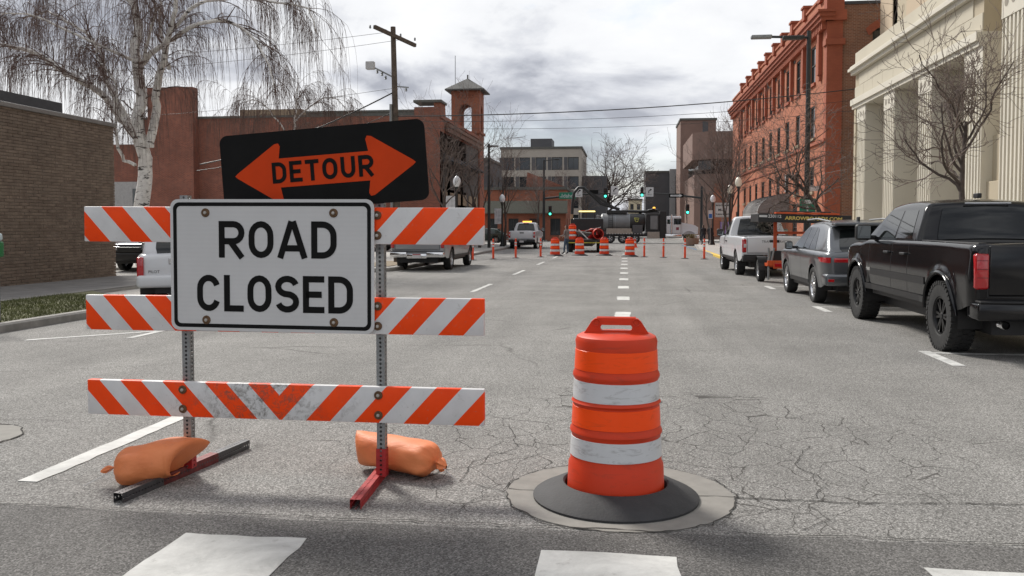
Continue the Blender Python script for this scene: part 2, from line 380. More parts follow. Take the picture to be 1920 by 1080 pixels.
def ring_poly(outer, inner, y):
    mb = MB(); n = len(outer); mb.add([(x, y, z) for x, z in outer]+[(x, y, z) for x, z in inner], [(i, (i+1) % n, n+(i+1) % n, n+i) for i in range(n)]); return mb
def perforated(mb, w, L, pitch=.0254, r=.0078, sides=(0, 1, 2, 3)):
    # square tube along +z from 0 to L, centred on the axis, each face punched with octagonal holes
    n = int(L/pitch); p = L/n
    for sd in sides:
        rot = Matrix.Rotation(sd*math.pi/2, 3, 'Z')
        vs, fs = [], []
        for i in range(n):
            zc = (i+.5)*p; o = len(vs)
            sq = [(w/2, -p/2), (w/2, 0), (w/2, p/2), (0, p/2), (-w/2, p/2), (-w/2, 0), (-w/2, -p/2), (0, -p/2)]
            oc = [(r*math.cos(R(a)), r*math.sin(R(a))) for a in (-45, 0, 45, 90, 135, 180, 225, 270)]
            for a, b in sq: vs.append(rot @ Vector((a, -w/2, zc+b)))
            for a, b in oc: vs.append(rot @ Vector((a, -w/2, zc+b)))
            for a, b in oc: vs.append(rot @ Vector((a, -w/2+.003, zc+b)))
            for j in range(8):
                k = (j+1) % 8; fs.append((o+j, o+k, o+8+k, o+8+j)); fs.append((o+8+j, o+8+k, o+16+k, o+16+j))
        mb.add(vs, fs)
    return mb
# ------------------------------------------------------------------ wall with openings (local: x along the wall, z up, front face looks to -y)
def wall_open(mb, x0, x1, z0, z1, ops, depth=.25):
    xs = sorted({x0, x1, *[o[0] for o in ops], *[o[1] for o in ops]}); zs = sorted({z0, z1, *[o[2] for o in ops], *[o[3] for o in ops]})
    xs = [x for x in xs if x0 <= x <= x1]; zs = [z for z in zs if z0 <= z <= z1]
    for i in range(len(xs)-1):
        for j in range(len(zs)-1):
            a, b = (xs[i]+xs[i+1])/2, (zs[j]+zs[j+1])/2
            if any(o[0] < a < o[1] and o[2] < b < o[3] for o in ops): continue
            mb.add([(xs[i], 0, zs[j]), (xs[i+1], 0, zs[j]), (xs[i+1], 0, zs[j+1]), (xs[i], 0, zs[j+1])], [(0, 1, 2, 3)])
    for a, b, c, d in ops:
        mb.add([(a,0,c),(b,0,c),(b,0,d),(a,0,d),(a,depth,c),(b,depth,c),(b,depth,d),(a,depth,d)], [(0,4,5,1),(1,5,6,2),(2,6,7,3),(3,7,4,0)])
    return mb
def window(parent, a, b, c, d, fm, loc, rot, y=.14, mull=(1, 1), fw=.07, glass=None):
    f = MB(); f.box(a, a+fw, y-.04, y+.03, c, d).box(b-fw, b, y-.04, y+.03, c, d).box(a+fw, b-fw, y-.04, y+.03, c, c+fw).box(a+fw, b-fw, y-.04, y+.03, d-fw, d)
    for i in range(1, mull[0]): x = a+(b-a)*i/mull[0]; f.box(x-.025, x+.025, y-.03, y+.02, c+fw, d-fw)
    for i in range(1, mull[1]): z = c+(d-c)*i/mull[1]; f.box(a+fw, b-fw, y-.035, y+.022, z-.03, z+.03)
    w = ob('window', f, fm, parent, loc, rot)
    g = MB(); g.add([(a+fw, y+.01, c+fw), (b-fw, y+.01, c+fw), (b-fw, y+.01, d-fw), (a+fw, y+.01, d-fw)], [(0, 1, 2, 3)])
    ob('pane', g, glass or WIN, w)
    return w
# ------------------------------------------------------------------ ground and road
random.seed(4)
g = MB()
ys_ = (-2500, -40, 300, 3500)
for i in range(3):
    a, b = ys_[i], ys_[i+1]
    g.add([(-2500, a, zg(a)-.05), (2500, a, zg(a)-.05), (2500, b, zg(b)-.05), (-2500, b, zg(b)-.05)], [(0, 1, 2, 3)])
ob('ground', g, M('ground_soil', (.12, .115, .10), .95, var=.3, scale=.05, world=True), kind='structure')
road = ob('road', MB().add([(-120, -40, zg(-40)), (120, -40, zg(-40)), (120, 299, zg(299)), (-120, 299, zg(299))], [(0, 1, 2, 3)]), ASPH, kind='structure')
# darker resurfaced crossing, its far edge wandering along the joint
edge = []
x = -40.0
while x < 40: edge.append((x, 4.45+.025*math.sin(x*1.3)+jit(.012)+.006*x*(abs(x) < 8))); x += .16
ip = MB().prism([(-40, -14), (40, -14)]+edge[::-1], -.05, .004, lambda x, y: zg(y))
ob('crossing_pavement', ip, ASPH2, kind='structure')
def flat(name, poly, mat, h, parent=road):
    return ob(name, MB().prism(poly, h-.003, h, lambda x, y: zg(y)), mat, parent)
def quad(x0, x1, y0, y1): return [(x0, y0), (x1, y0), (x1, y1), (x0, y1)]
def rough_quad(x0, x1, y0, y1, j=.008, st=.12):
    p = []
    for (ax, ay), (bx, by) in (((x0, y0), (x1, y0)), ((x1, y0), (x1, y1)), ((x1, y1), (x0, y1)), ((x0, y1), (x0, y0))):
        n = max(1, int(math.hypot(bx-ax, by-ay)/st))
        p += [(ax+(bx-ax)*i/n+jit(j), ay+(by-ay)*i/n+jit(j)) for i in range(n)]
    return p
for x0, x1 in ((-4.0, -3.36), (-2.2, -1.56), (-.4, .25), (1.36, 2.02), (3.15, 3.8)):
    flat('crosswalk_stripe', rough_quad(x0, x1, 1.4, 4.14, .009), WPAINT, .0085)
flat('lane_dash', rough_quad(-3.68, -3.54, 4.88, 6.75, .008), WPAINT, .005)
for y in (12.9, 20.9, 28.9, 36.9, 44.9, 52.9): flat('lane_dash', rough_quad(-3.74, -3.62, y, y+3.1, .012, .2), WPAINT2 if y > 36 and y < 40 else WPAINT, .005)
for i in range(13): flat('dotted_line_dash', rough_quad(-.18, .09, 4.75+3.65*i+3.3, 4.75+3.65*i+4.25, .018), WPAINT, .005)
for yy in (11.25, 17.65, 23.8):
    flat('stall_mark', quad(3.66, 3.80, yy-.85, yy+.35), WPAINT2, .005); flat('stall_mark', quad(3.804, 6.0, yy+.14, yy+.24), WPAINT2, .005)
flat('stall_mark', [(-8.2, 11.15), (-8.17, 11.05), (-6.82, 12.4), (-6.85, 12.5)], WPAINT2, .005); flat('stall_mark', quad(-6.95, -6.85, 11.5, 12.36), WPAINT2, .005)
def crack(pts, w=.012, h=.0055):
    out = []
    for (ax, ay), (bx, by) in zip(pts[:-1], pts[1:]):
        n = max(2, int(math.hypot(bx-ax, by-ay)/.07))
        out += [(ax+(bx-ax)*i/n+jit(.018), ay+(by-ay)*i/n+jit(.018)) for i in range(n)]
    out.append(pts[-1]); m = MB(); rows = [[], []]
    for i, (px, py) in enumerate(out):
        ww = w*random.uniform(.25, 1.0); qx, qy = out[min(i+1, len(out)-1)]; rx, ry = out[max(i-1, 0)]
        dx, dy = qx-rx, qy-ry; L = math.hypot(dx, dy) or 1
        for s, sg in ((0, 1), (1, -1)): rows[s].append((px-dy/L*ww*sg/2, py+dx/L*ww*sg/2, zg(py)+h))
    m.grid(rows[::-1]); return ob('crack', m, CRACK, road)
crack([(.62, 5.12), (1.2, 5.1), (2.0, 5.18), (3.2, 5.2), (5.5, 5.35)], .016)
crack([(-8.5, 4.48), (-3, 4.46), (-1.2, 4.47), (.3, 4.48)], .012, .009); crack([(.55, 4.5), (1.2, 4.52), (2.4, 4.53), (5, 4.6)], .014, .009)
crack([(.62, 4.86), (.95, 4.95), (1.05, 5.12), (1.25, 5.5), (1.1, 5.9), (1.3, 6.4)], .007); crack([(.9, 4.6), (1.1, 4.8), (1.02, 5.0)], .009)
crack([(-.7, 5.05), (-1.0, 5.25), (-1.0, 5.7), (-.75, 6.1), (-.9, 6.8)], .007); crack([(-.95, 4.6), (-.8, 4.95), (-.66, 5.0)], .007)
crack([(-7.6, 8.3), (-6.2, 8.75), (-5.0, 9.4), (-3.9, 9.9)], .009); crack([(-5.4, 6.35), (-4.7, 6.5), (-4.2, 6.45)], .007)
crack([(-9, 11.0), (-7.2, 11.1), (-5.6, 11.9)], .009); crack([(-2.2, 20.2), (-1.6, 20.9), (-1.45, 21.4)], .014); crack([(-2.9, 14.5), (-2.2, 15.2)], .009)
# manhole collar under the drum
cc = (-.03, 5.1)
ob('manhole_collar', MB().prism([(cc[0]+.655*math.cos(2*math.pi*i/72)*(1+jit(.006)), cc[1]+.655*math.sin(2*math.pi*i/72)*(1+jit(.006))) for i in range(72)], -.05, .006, lambda x, y: zg(y)), CONC2, road)
cr = [(cc[0]+.665*math.cos(2*math.pi*i/40), cc[1]+.665*math.sin(2*math.pi*i/40)) for i in range(41)]
crack(cr, .011, .0075)
for s in (-1, 1): crack([(cc[0]+s*.40, cc[1]-.01), (cc[0]+s*.65, cc[1]+.01)], .008, .0085)
cr2 = [(-4.9+.45*math.cos(2*math.pi*i/30), 5.85+.45*math.sin(2*math.pi*i/30)) for i in range(31)]
ob('manhole_collar', MB().prism(cr2[:-1], -.05, .005, lambda x, y: zg(y)), CONC2, road); crack(cr2, .02, .007)
# ------------------------------------------------------------------ kerbs, pavements, grass
def slab_block(name, poly, mat, h=.13): return ob(name, MB().prism(poly, -.4, h, lambda x, y: zg(y)), mat, kind='structure')
def arc(cx, cy, r, a0, a1, n=8): return [(cx+r*math.cos(R(a0+(a1-a0)*i/n)), cy+r*math.sin(R(a0+(a1-a0)*i/n))) for i in range(n+1)]
def kerb_strip(line, w=.16, h=.135, mat=KERB):
    m = MB(); n = len(line); L = []; Rr = []
    for i, (x, y) in enumerate(line):
        ax, ay = line[max(i-1, 0)]; bx, by = line[min(i+1, n-1)]; dx, dy = bx-ax, by-ay; l = math.hypot(dx, dy)
        L.append((x-dy/l*w, y+dx/l*w)); Rr.append((x, y))
    rows = [[(x, y, zg(y)-.3) for x, y in Rr], [(x, y, zg(y)+h-.03) for x, y in Rr], [(x+(a-x)*.18, y+(b-y)*.18, zg(y)+h) for (x, y), (a, b) in zip(Rr, L)], [(x, y, zg(y)+h) for x, y in L], [(x, y, zg(y)-.3) for x, y in L]]
    m.grid(rows); return ob('kerb', m, mat, kind='structure', smooth=35)
kerb_strip([(-9.1, -2), (-9.1, 15.6)]+arc(-11.1, 15.6, 2.0, 0, 85)[1:])
slab_block('verge', [(-12.04, -2), (-9.265, -2), (-9.265, 15.6)]+arc(-11.1, 15.6, 1.83, 0, 80)+[(-12.04, 18.6)], SOILG, .115)
rnd = np.random.default_rng(3); gb = MB()
for _ in range(16000):
    x, y = rnd.uniform(-12.0, -9.3), rnd.uniform(9.5, 17.4)
    if x > -11.1 and y > 15.6 and (x+11.1)**2+(y-15.6)**2 > 1.8**2: continue
    h = rnd.uniform(.02, .065); a = rnd.uniform(0, 6.28); dx, dy = .007*math.cos(a), .007*math.sin(a); lx, ly = rnd.normal(0, .02, 2); z = zg(y)+.114
    gb.add([(x-dx, y-dy, z), (x+dx, y+dy, z), (x+lx, y+ly, z+h)], [(0, 1, 2)])
ob('grass', gb, GRASSM, kind='stuff', label='short patchy grass on the verge beside the brown brick wall', cat='grass')
sw = slab_block('pavement', quad(-15.02, -12.045, -2, 24.4), CONC, .10)
sl_me = {}
for i in range(17):
    for j in range(2):
        y = -1.4+i*1.52; x = -15.0+j*1.48
        s = MB().rbox(0, 1.465, 0, 1.505, -.05, .028, .008, 1)
        if 's' not in sl_me: sl_me['s'] = s.mesh('slab', None, (M('dark_pavement', (.20, .19, .18), .88, var=.2, scale=2, world=True),))
        ob('slab', sl_me['s'], None, sw, (x, y, zg(y+.7)+.1), (-.0045, 0, 0))
slab_block('driveway', quad(-40, -9.15, 18.61, 30.5), CONC, .03)
kerb_strip(arc(-10.3, 31.2, 2.1, -85, 0)+[(-8.2, 33), (-8.6, 60), (-8.9, 82)])
slab_block('pavement', arc(-10.3, 31.2, 1.93, -85, 0)+[(-8.38, 33), (-8.78, 60), (-9.08, 82), (-60, 82), (-60, 29.2)], CONC, .13)
slab_block('planting_bed', [(-10.1, 30.3), (-8.6, 31.4), (-8.62, 36.5), (-10.1, 36.5)], DIRT, .15)
kerb_strip([(7.9, 84), (6.2, 82)] + [(4.9, 62), (4.75, 43.4), (5.2, 42.2), (6.2, 41.2), (6.2, -6)])
kerb_strip([(4.89, 58), (4.75, 45)], .165, .139, YEL)
slab_block('pavement', [(6.37, -6), (60, -6), (60, 82.5), (7.2, 82.5), (6.36, 81.6), (5.07, 62), (4.92, 43.5), (5.35, 42.35), (6.37, 41.3)], CONC, .13)
flat('blue_kerb_line', quad(4.95, 5.1, 60, 81), M('blue_paint', (.05, .13, .25), .7), .006)
for s in (-1, 1):
    x0, x1 = (-80, -9.2) if s < 0 else (7.4, 80)
    slab_block('pavement', quad(x0, x1, 98, 230), CONC, .13)

# ------------------------------------------------------------------ brown brick building at the left
mB_, b__ = begin('brown_brick'); s_ = N('ShaderNodeSeparateXYZ'); LK(geov(), s_.inputs[0])
cq = N('ShaderNodeCombineXYZ'); LK(mth('FLOOR', mth('DIVIDE', s_.outputs[1], .18)), cq.inputs[0]); LK(mth('FLOOR', mth('DIVIDE', s_.outputs[2], .0805)), cq.inputs[1])
wn = N('ShaderNodeTexWhiteNoise', noise_dimensions='2D'); LK(cq.outputs[0], wn.inputs['Vector'])
setc(b__, mixc(1.0, cramp(wn.outputs['Value'], [(0, (.150, .108, .080)), (.6, (.19, .142, .107)), (1, (.225, .168, .127))]), cramp(nz(geov(), .6, 6, .65), [(.3, (.78,)*3), (.7, (1.05,)*3)]), 'MULTIPLY')); b__.inputs['Roughness'].default_value = .9; bump(b__, nz(geov(), 60, 3), .4, .004)
BRN = mB_
MORT = M('pale_mortar', (.40, .36, .30), .95, var=.15, scale=8, world=True)
bb = thing('brick_building', 'low brown brick building with blank side wall beside the grass verge', 'building', (-15.0, 24.38, 0))
w = ob('wall', MB().box(-30, -.03, -30, -.03, -1, 4.4), MORT, bb)
BW, BH = .36, .0805
bme = MB().rbox(0, BW-.009, 0, .06, 0, BH-.010, .003, 1)
for v in range(len(bme.v)):                       # long face looks to +x
    x, y, z = bme.v[v]; bme.v[v] = (-y, x, z)
bmesh_ = bme.mesh('brick', None, (BRN,)); bmesh_.flip_normals()
spots = []
for r in range(-2, 55):
    for k in range(17):
        y = -(k+1)*BW+(BW/2 if r % 2 else 0)
        if y+BW > .0: continue
        spots.append((y, r*BH))
spots.sort(key=lambda q: q[0]); vis = [q for q in spots if q[0] > -5.3]; far = vis[300:]; near = vis[:300]; out = [q for q in spots if q[0] <= -5.3]
for y, z in near: ob('brick', bmesh_, None, bb, (jit(.003)+.004, y, z))
jm = MB()
for y, z in far+out:
    d = jit(.003)+.004; jm.box(-.05+d, d, y, y+BW-.009, z, z+BH-.010)
# quoin end bricks closing the odd courses
for r in range(-2, 55):
    z = r*BH; e = -BW/2 if r % 2 else 0
    if r % 2: jm.box(-.05, .004, -BW/2, -.002, z, z+BH-.010)
o = ob('brick_courses', jm, BRN, bb); o['kind'] = 'stuff'
ob('plain_wall', MB().box(-.034, -.004, -30, -6.2, -1, 4.4), brick_mat('brown_brick_far', (.150, .108, .080), (.13, .094, .07), (.26, .235, .20), .36, .0805, .01), bb)
end = MB().box(-12, -.06, -.03, .0, -1, 4.4); ob('end_wall', end, brick_mat('brown_brick_end', (.15, .108, .08), (.13, .094, .07), (.26, .235, .2), .36, .0805, .01), bb)
ob('coping', MB().rbox(-12.2, .06, -30, .06, 4.4, 4.52, .02), M('coping_metal', (.20, .19, .18), .5, .3), bb)
rf = ob('roof', MB().box(-12, -1.0, -30, -.9, 4.5, 5.0), M('dark_roof', (.06, .06, .065), .8), bb)
ob('penthouse', MB().box(-11, -5.2, -9, -1.5, 5.0, 5.75), M('cream_stucco', (.5, .4, .26), .8), rf)

# ------------------------------------------------------------------ red brick hall with a bell tower at the left
RB1 = brick_mat('hall_brick', (.30, .088, .05), (.20, .058, .036), (.27, .16, .12), .22, .075, .012, .35)
RB2 = brick_mat('hall_brick_smooth', (.36, .115, .058), (.28, .088, .048), (.25, .14, .10), .22, .075, .006, .3)
COPE = M('hall_coping', (.10, .10, .09), .7, var=.2)
STN = M('sandstone', (.32, .25, .17), .85, var=.15)
hall = thing('brick_hall', 'old red brick hall with stepped parapet and corner bell tower', 'building', (-12.8, 59.8, -.3))
# camera-facing flank
fl = wall_open(MB(), -22, 0, 0, 9.35, [(-15.6, -14.6, 0.2, 3.2)], .3); ob('flank_wall', fl, RB1, hall)
ob('door', MB().box(-15.6, -14.6, .2, .26, .2, 3.2), M('dark_door', (.03, .03, .035), .5), hall)
ob('side_wing', MB().box(-36, -21.5, .02, 8, 0, 7.6), RB1, hall); ob('wing_window', MB().box(-22.6, -22.0, -.03, .015, 1.2, 4.4), WIN, hall)
ob('grey_panel', MB().box(-24.2, -21.6, -.02, .018, 0, 4.9), M('grey_block', (.36, .35, .34), .8), hall)
ob('end_pier', MB().box(-1.7, .08, -.12, -.006, 0, 9.9), RB1, hall)
ob('stair_block', MB().box(-20.9, -17.5, -.8, -.01, -.2, 11.5), RB1, hall)
ob('rear_block', MB().box(-22, .0, .3, 18.0, 0, 8.3), M('hall_roof', (.10, .095, .09), .9), hall)
ob('coping', MB().box(-22, -9.5, -.1, .35, 9.35, 9.5).box(-9.5, -1.7, -.1, .35, 9.63, 9.75).box(-9.5, -1.72, -.02, .3, 9.35, 9.63), COPE, hall)
ob('roof_strip', MB().box(-15.3, -10.6, 2, 6, 9.0, 10.2), STN, hall)
# street front
ops = [(1.3+i*2.55, 2.65+i*2.55, 4.35, 6.7) for i in range(6)]+[(1.3+i*2.55, 2.65+i*2.55, .9, 3.1) for i in range(6)]
sf = wall_open(MB(), 0, 17.0, 0, 9.2, ops, .35); rotf = R(90)
ob('street_wall', sf, RB2, hall, (0, 0, 0), rotf)
for a, b, c, d in ops: window(hall, a, b, c, d, BLACKM, (0, 0, 0), rotf, .22, (2, 2))
for i in range(6):
    x = 1.2+i*2.55
    aw = MB(); aw.add([(x, -.01, 6.85), (x+1.55, -.01, 6.85), (x+1.55, -.75, 6.25), (x, -.75, 6.25), (x+1.55, -.01, 6.2), (x, -.01, 6.2)], [(0, 3, 2, 1), (1, 2, 4), (0, 5, 3)]); ob('window_awning', aw, M('charcoal_canvas', (.05, .052, .058), .85), hall, (0, 0, 0), rotf)
    ob('stone_panel', MB().box(x, x+1.5, -.05, -.004, 3.3, 4.15), STN, hall, (0, 0, 0), rotf)
par = MB().yprism([(0, 9.2), (17, 9.2), (17, 9.45), (1.8, 9.45), (1.6, 10.2), (0, 10.2)], -.12, .34); ob('parapet', par, RB2, hall, (0, 0, 0), rotf)
ob('cornice', MB().box(1.9, 17, -.34, -.122, 8.75, 9.0).box(1.9, 17, -.26, -.122, 8.4, 8.748), M('hall_cornice', (.17, .09, .06), .8), hall, (0, 0, 0), rotf)
ob('pier_cap', MB().rbox(-1.75, .24, -.24, 1.7, 10.2, 10.38, .03), COPE, hall)
# bell tower
tw = 2.35; ty = 16.2
t1 = MB().box(-tw, .14, ty, ty+tw, 0, 9.70); ob('tower_shaft', t1, RB2, hall)
ob('tower_ledge', MB().rbox(-tw-.14, .28, ty-.14, ty+tw+.14, 9.70, 9.92, .03), RB2, hall)
bel = MB()
for sx in (-tw, .14-.70):
    for sy in (ty, ty+tw-.70): bel.box(sx, sx+.70, sy, sy+.70, 9.92, 13.45)
def arch_head(x0, x1, z0, z1, y0, y1, swap=False, off=0):
    c, r = (x0+x1)/2, (x1-x0)/2; pts = [(x0, z1), (x0, z0)]+[(c-r*math.cos(math.pi*i/12), z0+r*math.sin(math.pi*i/12)) for i in range(1, 12)]+[(x1, z0), (x1, z1)]
    m = MB()
    top = [(c-r*math.cos(math.pi*i/12), z0+r*math.sin(math.pi*i/12)) for i in range(13)]; up_ = [(x0+(x1-x0)*i/12, z1) for i in range(13)]
    for y, fl in ((y0, 0), (y1, 1)):
        m.grid([[(x, y, z) for x, z in (top if not fl else up_)], [(x, y, z) for x, z in (up_ if not fl else top)]])
    m.grid([[(x, y1, z) for x, z in top], [(x, y0, z) for x, z in top]])
    if swap: m.v = [(off-y, x, z) if False else (y, x, z) for x, y, z in m.v]; m.f = [f[::-1] for f in m.f]
    return m
bel.v and None
a1 = arch_head(-tw+.70, .14-.70, 11.75, 13.45, ty, ty+.5); bel.add(a1.v, a1.f)
a1 = arch_head(-tw+.70, .14-.70, 11.75, 13.45, ty+tw-.5, ty+tw); bel.add(a1.v, a1.f)
a1 = arch_head(ty+.70, ty+tw-.70, 11.75, 13.45, -tw, -tw+.5, True); bel.add(a1.v, a1.f)
a1 = arch_head(ty+.70, ty+tw-.70, 11.75, 13.45, .14-.5, .14, True); bel.add(a1.v, a1.f)
ob('belfry', bel, RB2, hall)
for i in range(5): ob('brick_dentil', MB().box(-1.85+i*.30, -1.69+i*.30, ty-.09, ty-.002, 12.85, 13.08), RB2, hall)
ob('tower_panel', MB().box(-1.9, -.35, ty-.06, ty-.002, 8.3, 8.5).box(-1.9, -.35, ty-.06, ty-.002, 9.2, 9.35), RB2, hall)
ct = (-tw/2+.07, ty+tw/2); h = tw/2+.55
tr = MB(); tr.add([(ct[0]-h, ct[1]-h, 13.45), (ct[0]+h, ct[1]-h, 13.45), (ct[0]+h, ct[1]+h, 13.45), (ct[0]-h, ct[1]+h, 13.45), (ct[0]-h, ct[1]-h, 13.55), (ct[0]+h, ct[1]-h, 13.55), (ct[0]+h, ct[1]+h, 13.55), (ct[0]-h, ct[1]+h, 13.55), (ct[0], ct[1], 14.70)],
       [(3, 2, 1, 0), (0, 1, 5, 4), (1, 2, 6, 5), (2, 3, 7, 6), (3, 0, 4, 7), (4, 5, 8), (5, 6, 8), (6, 7, 8), (7, 4, 8)])
rt = ob('tower_roof', tr, M('slate_roof', (.10, .10, .095), .8, var=.3, scale=9), hall)
ob('finial', MB().tube([(ct[0], ct[1], 14.65), (ct[0], ct[1], 15.0)], .07, 6), COPE, rt); ob('aerial', MB().tube([(ct[0]-1.0, ct[1]-.6, 13.8), (ct[0]-1.0, ct[1]-.6, 16.6)], .03, 5), GALV, rt)

# ------------------------------------------------------------------ cream building at the right
CR = stone_mat('cream_stone', (.58, .53, .42)); CRW = stone_mat('white_stone', (.67, .63, .535)); CRT = stone_mat('tan_wall', (.50, .43, .31))
cre = thing('cream_building', 'cream stone building with fluted columns and white cornice beyond the parked pickup', 'building', (10.0, 40.75, -.25))
rr_ = R(-90)                                         # local x runs towards the camera, -y faces the street
cy_ = [.55, 4.6, 8.7, 12.85]
for q, x in enumerate(cy_):
    cw = 1.32; c = MB(); nfl = 6
    c.box(x, x+cw, .05, 1.35, 0, 6.85)
    col = ob('column', c, CRW, cre, (0, 0, 0), rr_)
    fl = MB()
    for i in range(nfl+1): xx = x+cw*i/nfl; fl.box(xx-.045 if i else xx+.002, xx+.045 if i < nfl else xx-.002, -.015, .052, 0.02, 6.2)
    ob('fluting', fl, CRW, col)
    cap = MB().box(x-.02, x+cw+.02, -.03, .06, 6.2, 6.85)
    ob('capital', cap, CRW, col)
    for i in range(3): ob('roundel', MB().disc((x+cw*(.2+.3*i), -.033, 6.5), .12, 14, 'y'), M('stone_shadow_hole', (.30, .27, .22), .9), col)
L_ = 14.1
ob('fascia', MB().box(-.05, L_, -.10, 1.6, 6.85, 7.0).box(-.05, L_, -.18, 1.6, 7.0, 7.25), CRW, cre, (0, 0, 0), rr_)
fr = ob('frieze', MB().box(0, L_-.05, .03, 1.5, 7.25, 8.35), CRT, cre, (0, 0, 0), rr_)
pm = None
for r in range(2):
    for k in range(10):
        x = k*1.405+(.7 if r else 0)
        if x+1.39 > L_-.04: continue
        b_ = MB().rbox(0, 1.393, 0, .06, 0, .54, .006, 1)
        pm = pm or b_.mesh('panel', None, (CR,))
        ob('panel', pm, None, fr, (x, 0, 7.255+r*.548))
ob('cornice', MB().box(-.1, L_+.05, -.16, 1.6, 8.35, 8.5).box(-.16, L_+.1, -.28, 1.6, 8.5, 8.62).box(-.12, L_+.06, -.2, 1.6, 8.62, 8.72), CRW, cre, (0, 0, 0), rr_)
ob('parapet', MB().box(0, L_, .0, .4, 8.72, 9.3), CR, cre, (0, 0, 0), rr_)
ob('soffit', MB().box(0, L_, 1.36, 5, 6.86, 7.2), CRT, cre, (0, 0, 0), rr_)
ops = [(x+1.9, x+3.3, .4, 4.6) for x in cy_[:3]]+[(x+1.9, x+3.3, 5.0, 6.5) for x in cy_[:3]]
ob('back_wall', wall_open(MB(), -.2, L_+.1, 0, 6.86, ops, .2), stone_mat('recess_wall_shaded_tan', (.36, .29, .19)), cre, (2.6, 0, 0), rr_)  # tan stone deepened, shade behind the columns put into its colour
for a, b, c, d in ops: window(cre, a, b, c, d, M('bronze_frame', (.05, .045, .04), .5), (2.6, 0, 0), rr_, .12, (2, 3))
ob('string_course', MB().box(-.2, L_, -.08, -.003, 3.2, 3.4), CRW, cre, (2.6, 0, 0), rr_)
ob('north_wall', MB().box(-.3, 0.0, 0.06, 3.0, 0, 6.86), CRT, cre, (0, 0, 0), rr_)
# set-back upper storeys with stone panels and a window
up_ = wall_open(MB(), -4.2, 30, 8, 22, [(-1.6, -.25, 10.0, 12.4), (6, 7.6, 10, 12.4), (12, 13.6, 10, 12.4)], .25)
uw = ob('upper_wall', up_, CRT, cre, (2.2, 0, 0), rr_); ob('upper_side', MB().box(2.2, 22, -26, 4.2, 8, 22), CRT, cre)
for a in (-1.6, 6, 12): window(cre, a, a+1.45, 10.0, 12.4, BLACKM, (2.2, 0, 0), rr_, .15, (2, 4))
pm2 = MB().rbox(0, 1.99, 0, .05, 0, .98, .008, 1).mesh('panel', None, (stone_mat('pink_cream_stone', (.56, .45, .32)),))
for r in range(5):
    for k in range(8):
        x = -4.15+k*2.0
        if x < -.2 and x+2 > -1.65 and 8.0+r*1.0+1 > 9.95 and r > 0: continue
        ob('panel', pm2, None, uw, (x, -.055, 8.6+r*1.0))
# taller pavilion towards the camera
px = 15.7
pv = MB().box(px, px+16, .2, 3.0, 0, 8.0); ob('pavilion_wall', pv, CRT, cre, (0, 0, 0), rr_)
for q in range(2):
    x = px+.1+q*4.2; col = ob('column', MB().box(x, x+1.4, -.1, .6, 0, 8.0), CRW, cre, (0, 0, 0), rr_)
    fl = MB()
    for i in range(7): fl.box(x+1.4*i/6-(.05 if i else -.002), x+1.4*i/6+(.05 if i < 6 else -.002), -.165, -.098, .02, 7.2)
    ob('fluting', fl, CRW, col); ob('capital', MB().box(x-.02, x+1.42, -.18, .1, 7.2, 8.0), CRW, col)
    for i in range(3): ob('roundel', MB().disc((x+.28+.42*i, -.183, 7.6), .13, 14, 'y'), MATS['stone_shadow_hole'], col)
ob('pavilion_cornice', MB().box(px-.1, px+16, -.3, 3.2, 8.0, 8.35).box(px-.2, px+16, -.45, 3.2, 8.35, 8.55), CRW, cre, (0, 0, 0), rr_)
ob('pavilion_attic', MB().box(px, px+16, -.1, 3.2, 8.55, 20), CR, cre, (0, 0, 0), rr_)
ob('recess_wall', MB().box(L_-.2, px+.2, 1.2, 3.1, 0, 20), CRT, cre, (0, 0, 0), rr_)
bx_ = ob('wall_box', MB().rbox(14.0, 15.3, .15, 1.3, 2.2, 3.0, .01).rbox(14.0, 15.15, .3, 1.25, 3.0, 4.3, .01), CRT, cre, (0, 0, 0), rr_)

# ------------------------------------------------------------------ long red brick building at the right
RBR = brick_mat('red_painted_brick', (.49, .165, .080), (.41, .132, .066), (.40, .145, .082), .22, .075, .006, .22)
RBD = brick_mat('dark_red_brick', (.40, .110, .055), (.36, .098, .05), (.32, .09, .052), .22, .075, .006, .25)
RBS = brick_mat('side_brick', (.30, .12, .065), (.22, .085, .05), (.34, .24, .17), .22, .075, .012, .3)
red = thing('red_brick_building', 'long three storey red brick building with corbelled cornice and parapet piers', 'building', (10.0, 85.6, -.35))
LR = 39.2; wy = [LR-(y-46.35) for y in (49.6, 53.7, 57.0, 60.2, 63.5, 66.8, 70.1, 73.4, 76.7, 80.8)]
ops = []
for y in wy:
    ops += [(y-.62, y+.62, 9.45, 11.45), (y-.6, y+.6, 6.5, 8.25), (y-.6, y+.6, 3.65, 5.0)]
ops += [(3, 4.4, .6, 3.0), (7.5, 9.0, .6, 3.0), (30.5, 32, .4, 3.0), (34.5, 36, .4, 3.0)]
ob('street_wall', wall_open(MB(), 0, LR, 0, 12.1, ops, .16), RBR, red, (0, 0, 0), rr_)
SASH = M('dark_sash', (.035, .038, .035), .5)
for a, b, c, d in ops:
    window(red, a, b, c, d, SASH, (0, 0, 0), rr_, .09, (1, 2), .08)
sm = None
for a, b, c, d in ops:
    if c > 3: ob('sill', MB().box(a-.12, b+.12, -.1, .05, c-.16, c-.003), RBD if c > 9 else STN, red, (0, 0, 0), rr_)
ob('belt_course', MB().box(0, LR, -.1, -.003, 6.08, 6.24).box(0, LR, -.06, -.003, 5.4, 5.48), RBD, red, (0, 0, 0), rr_)
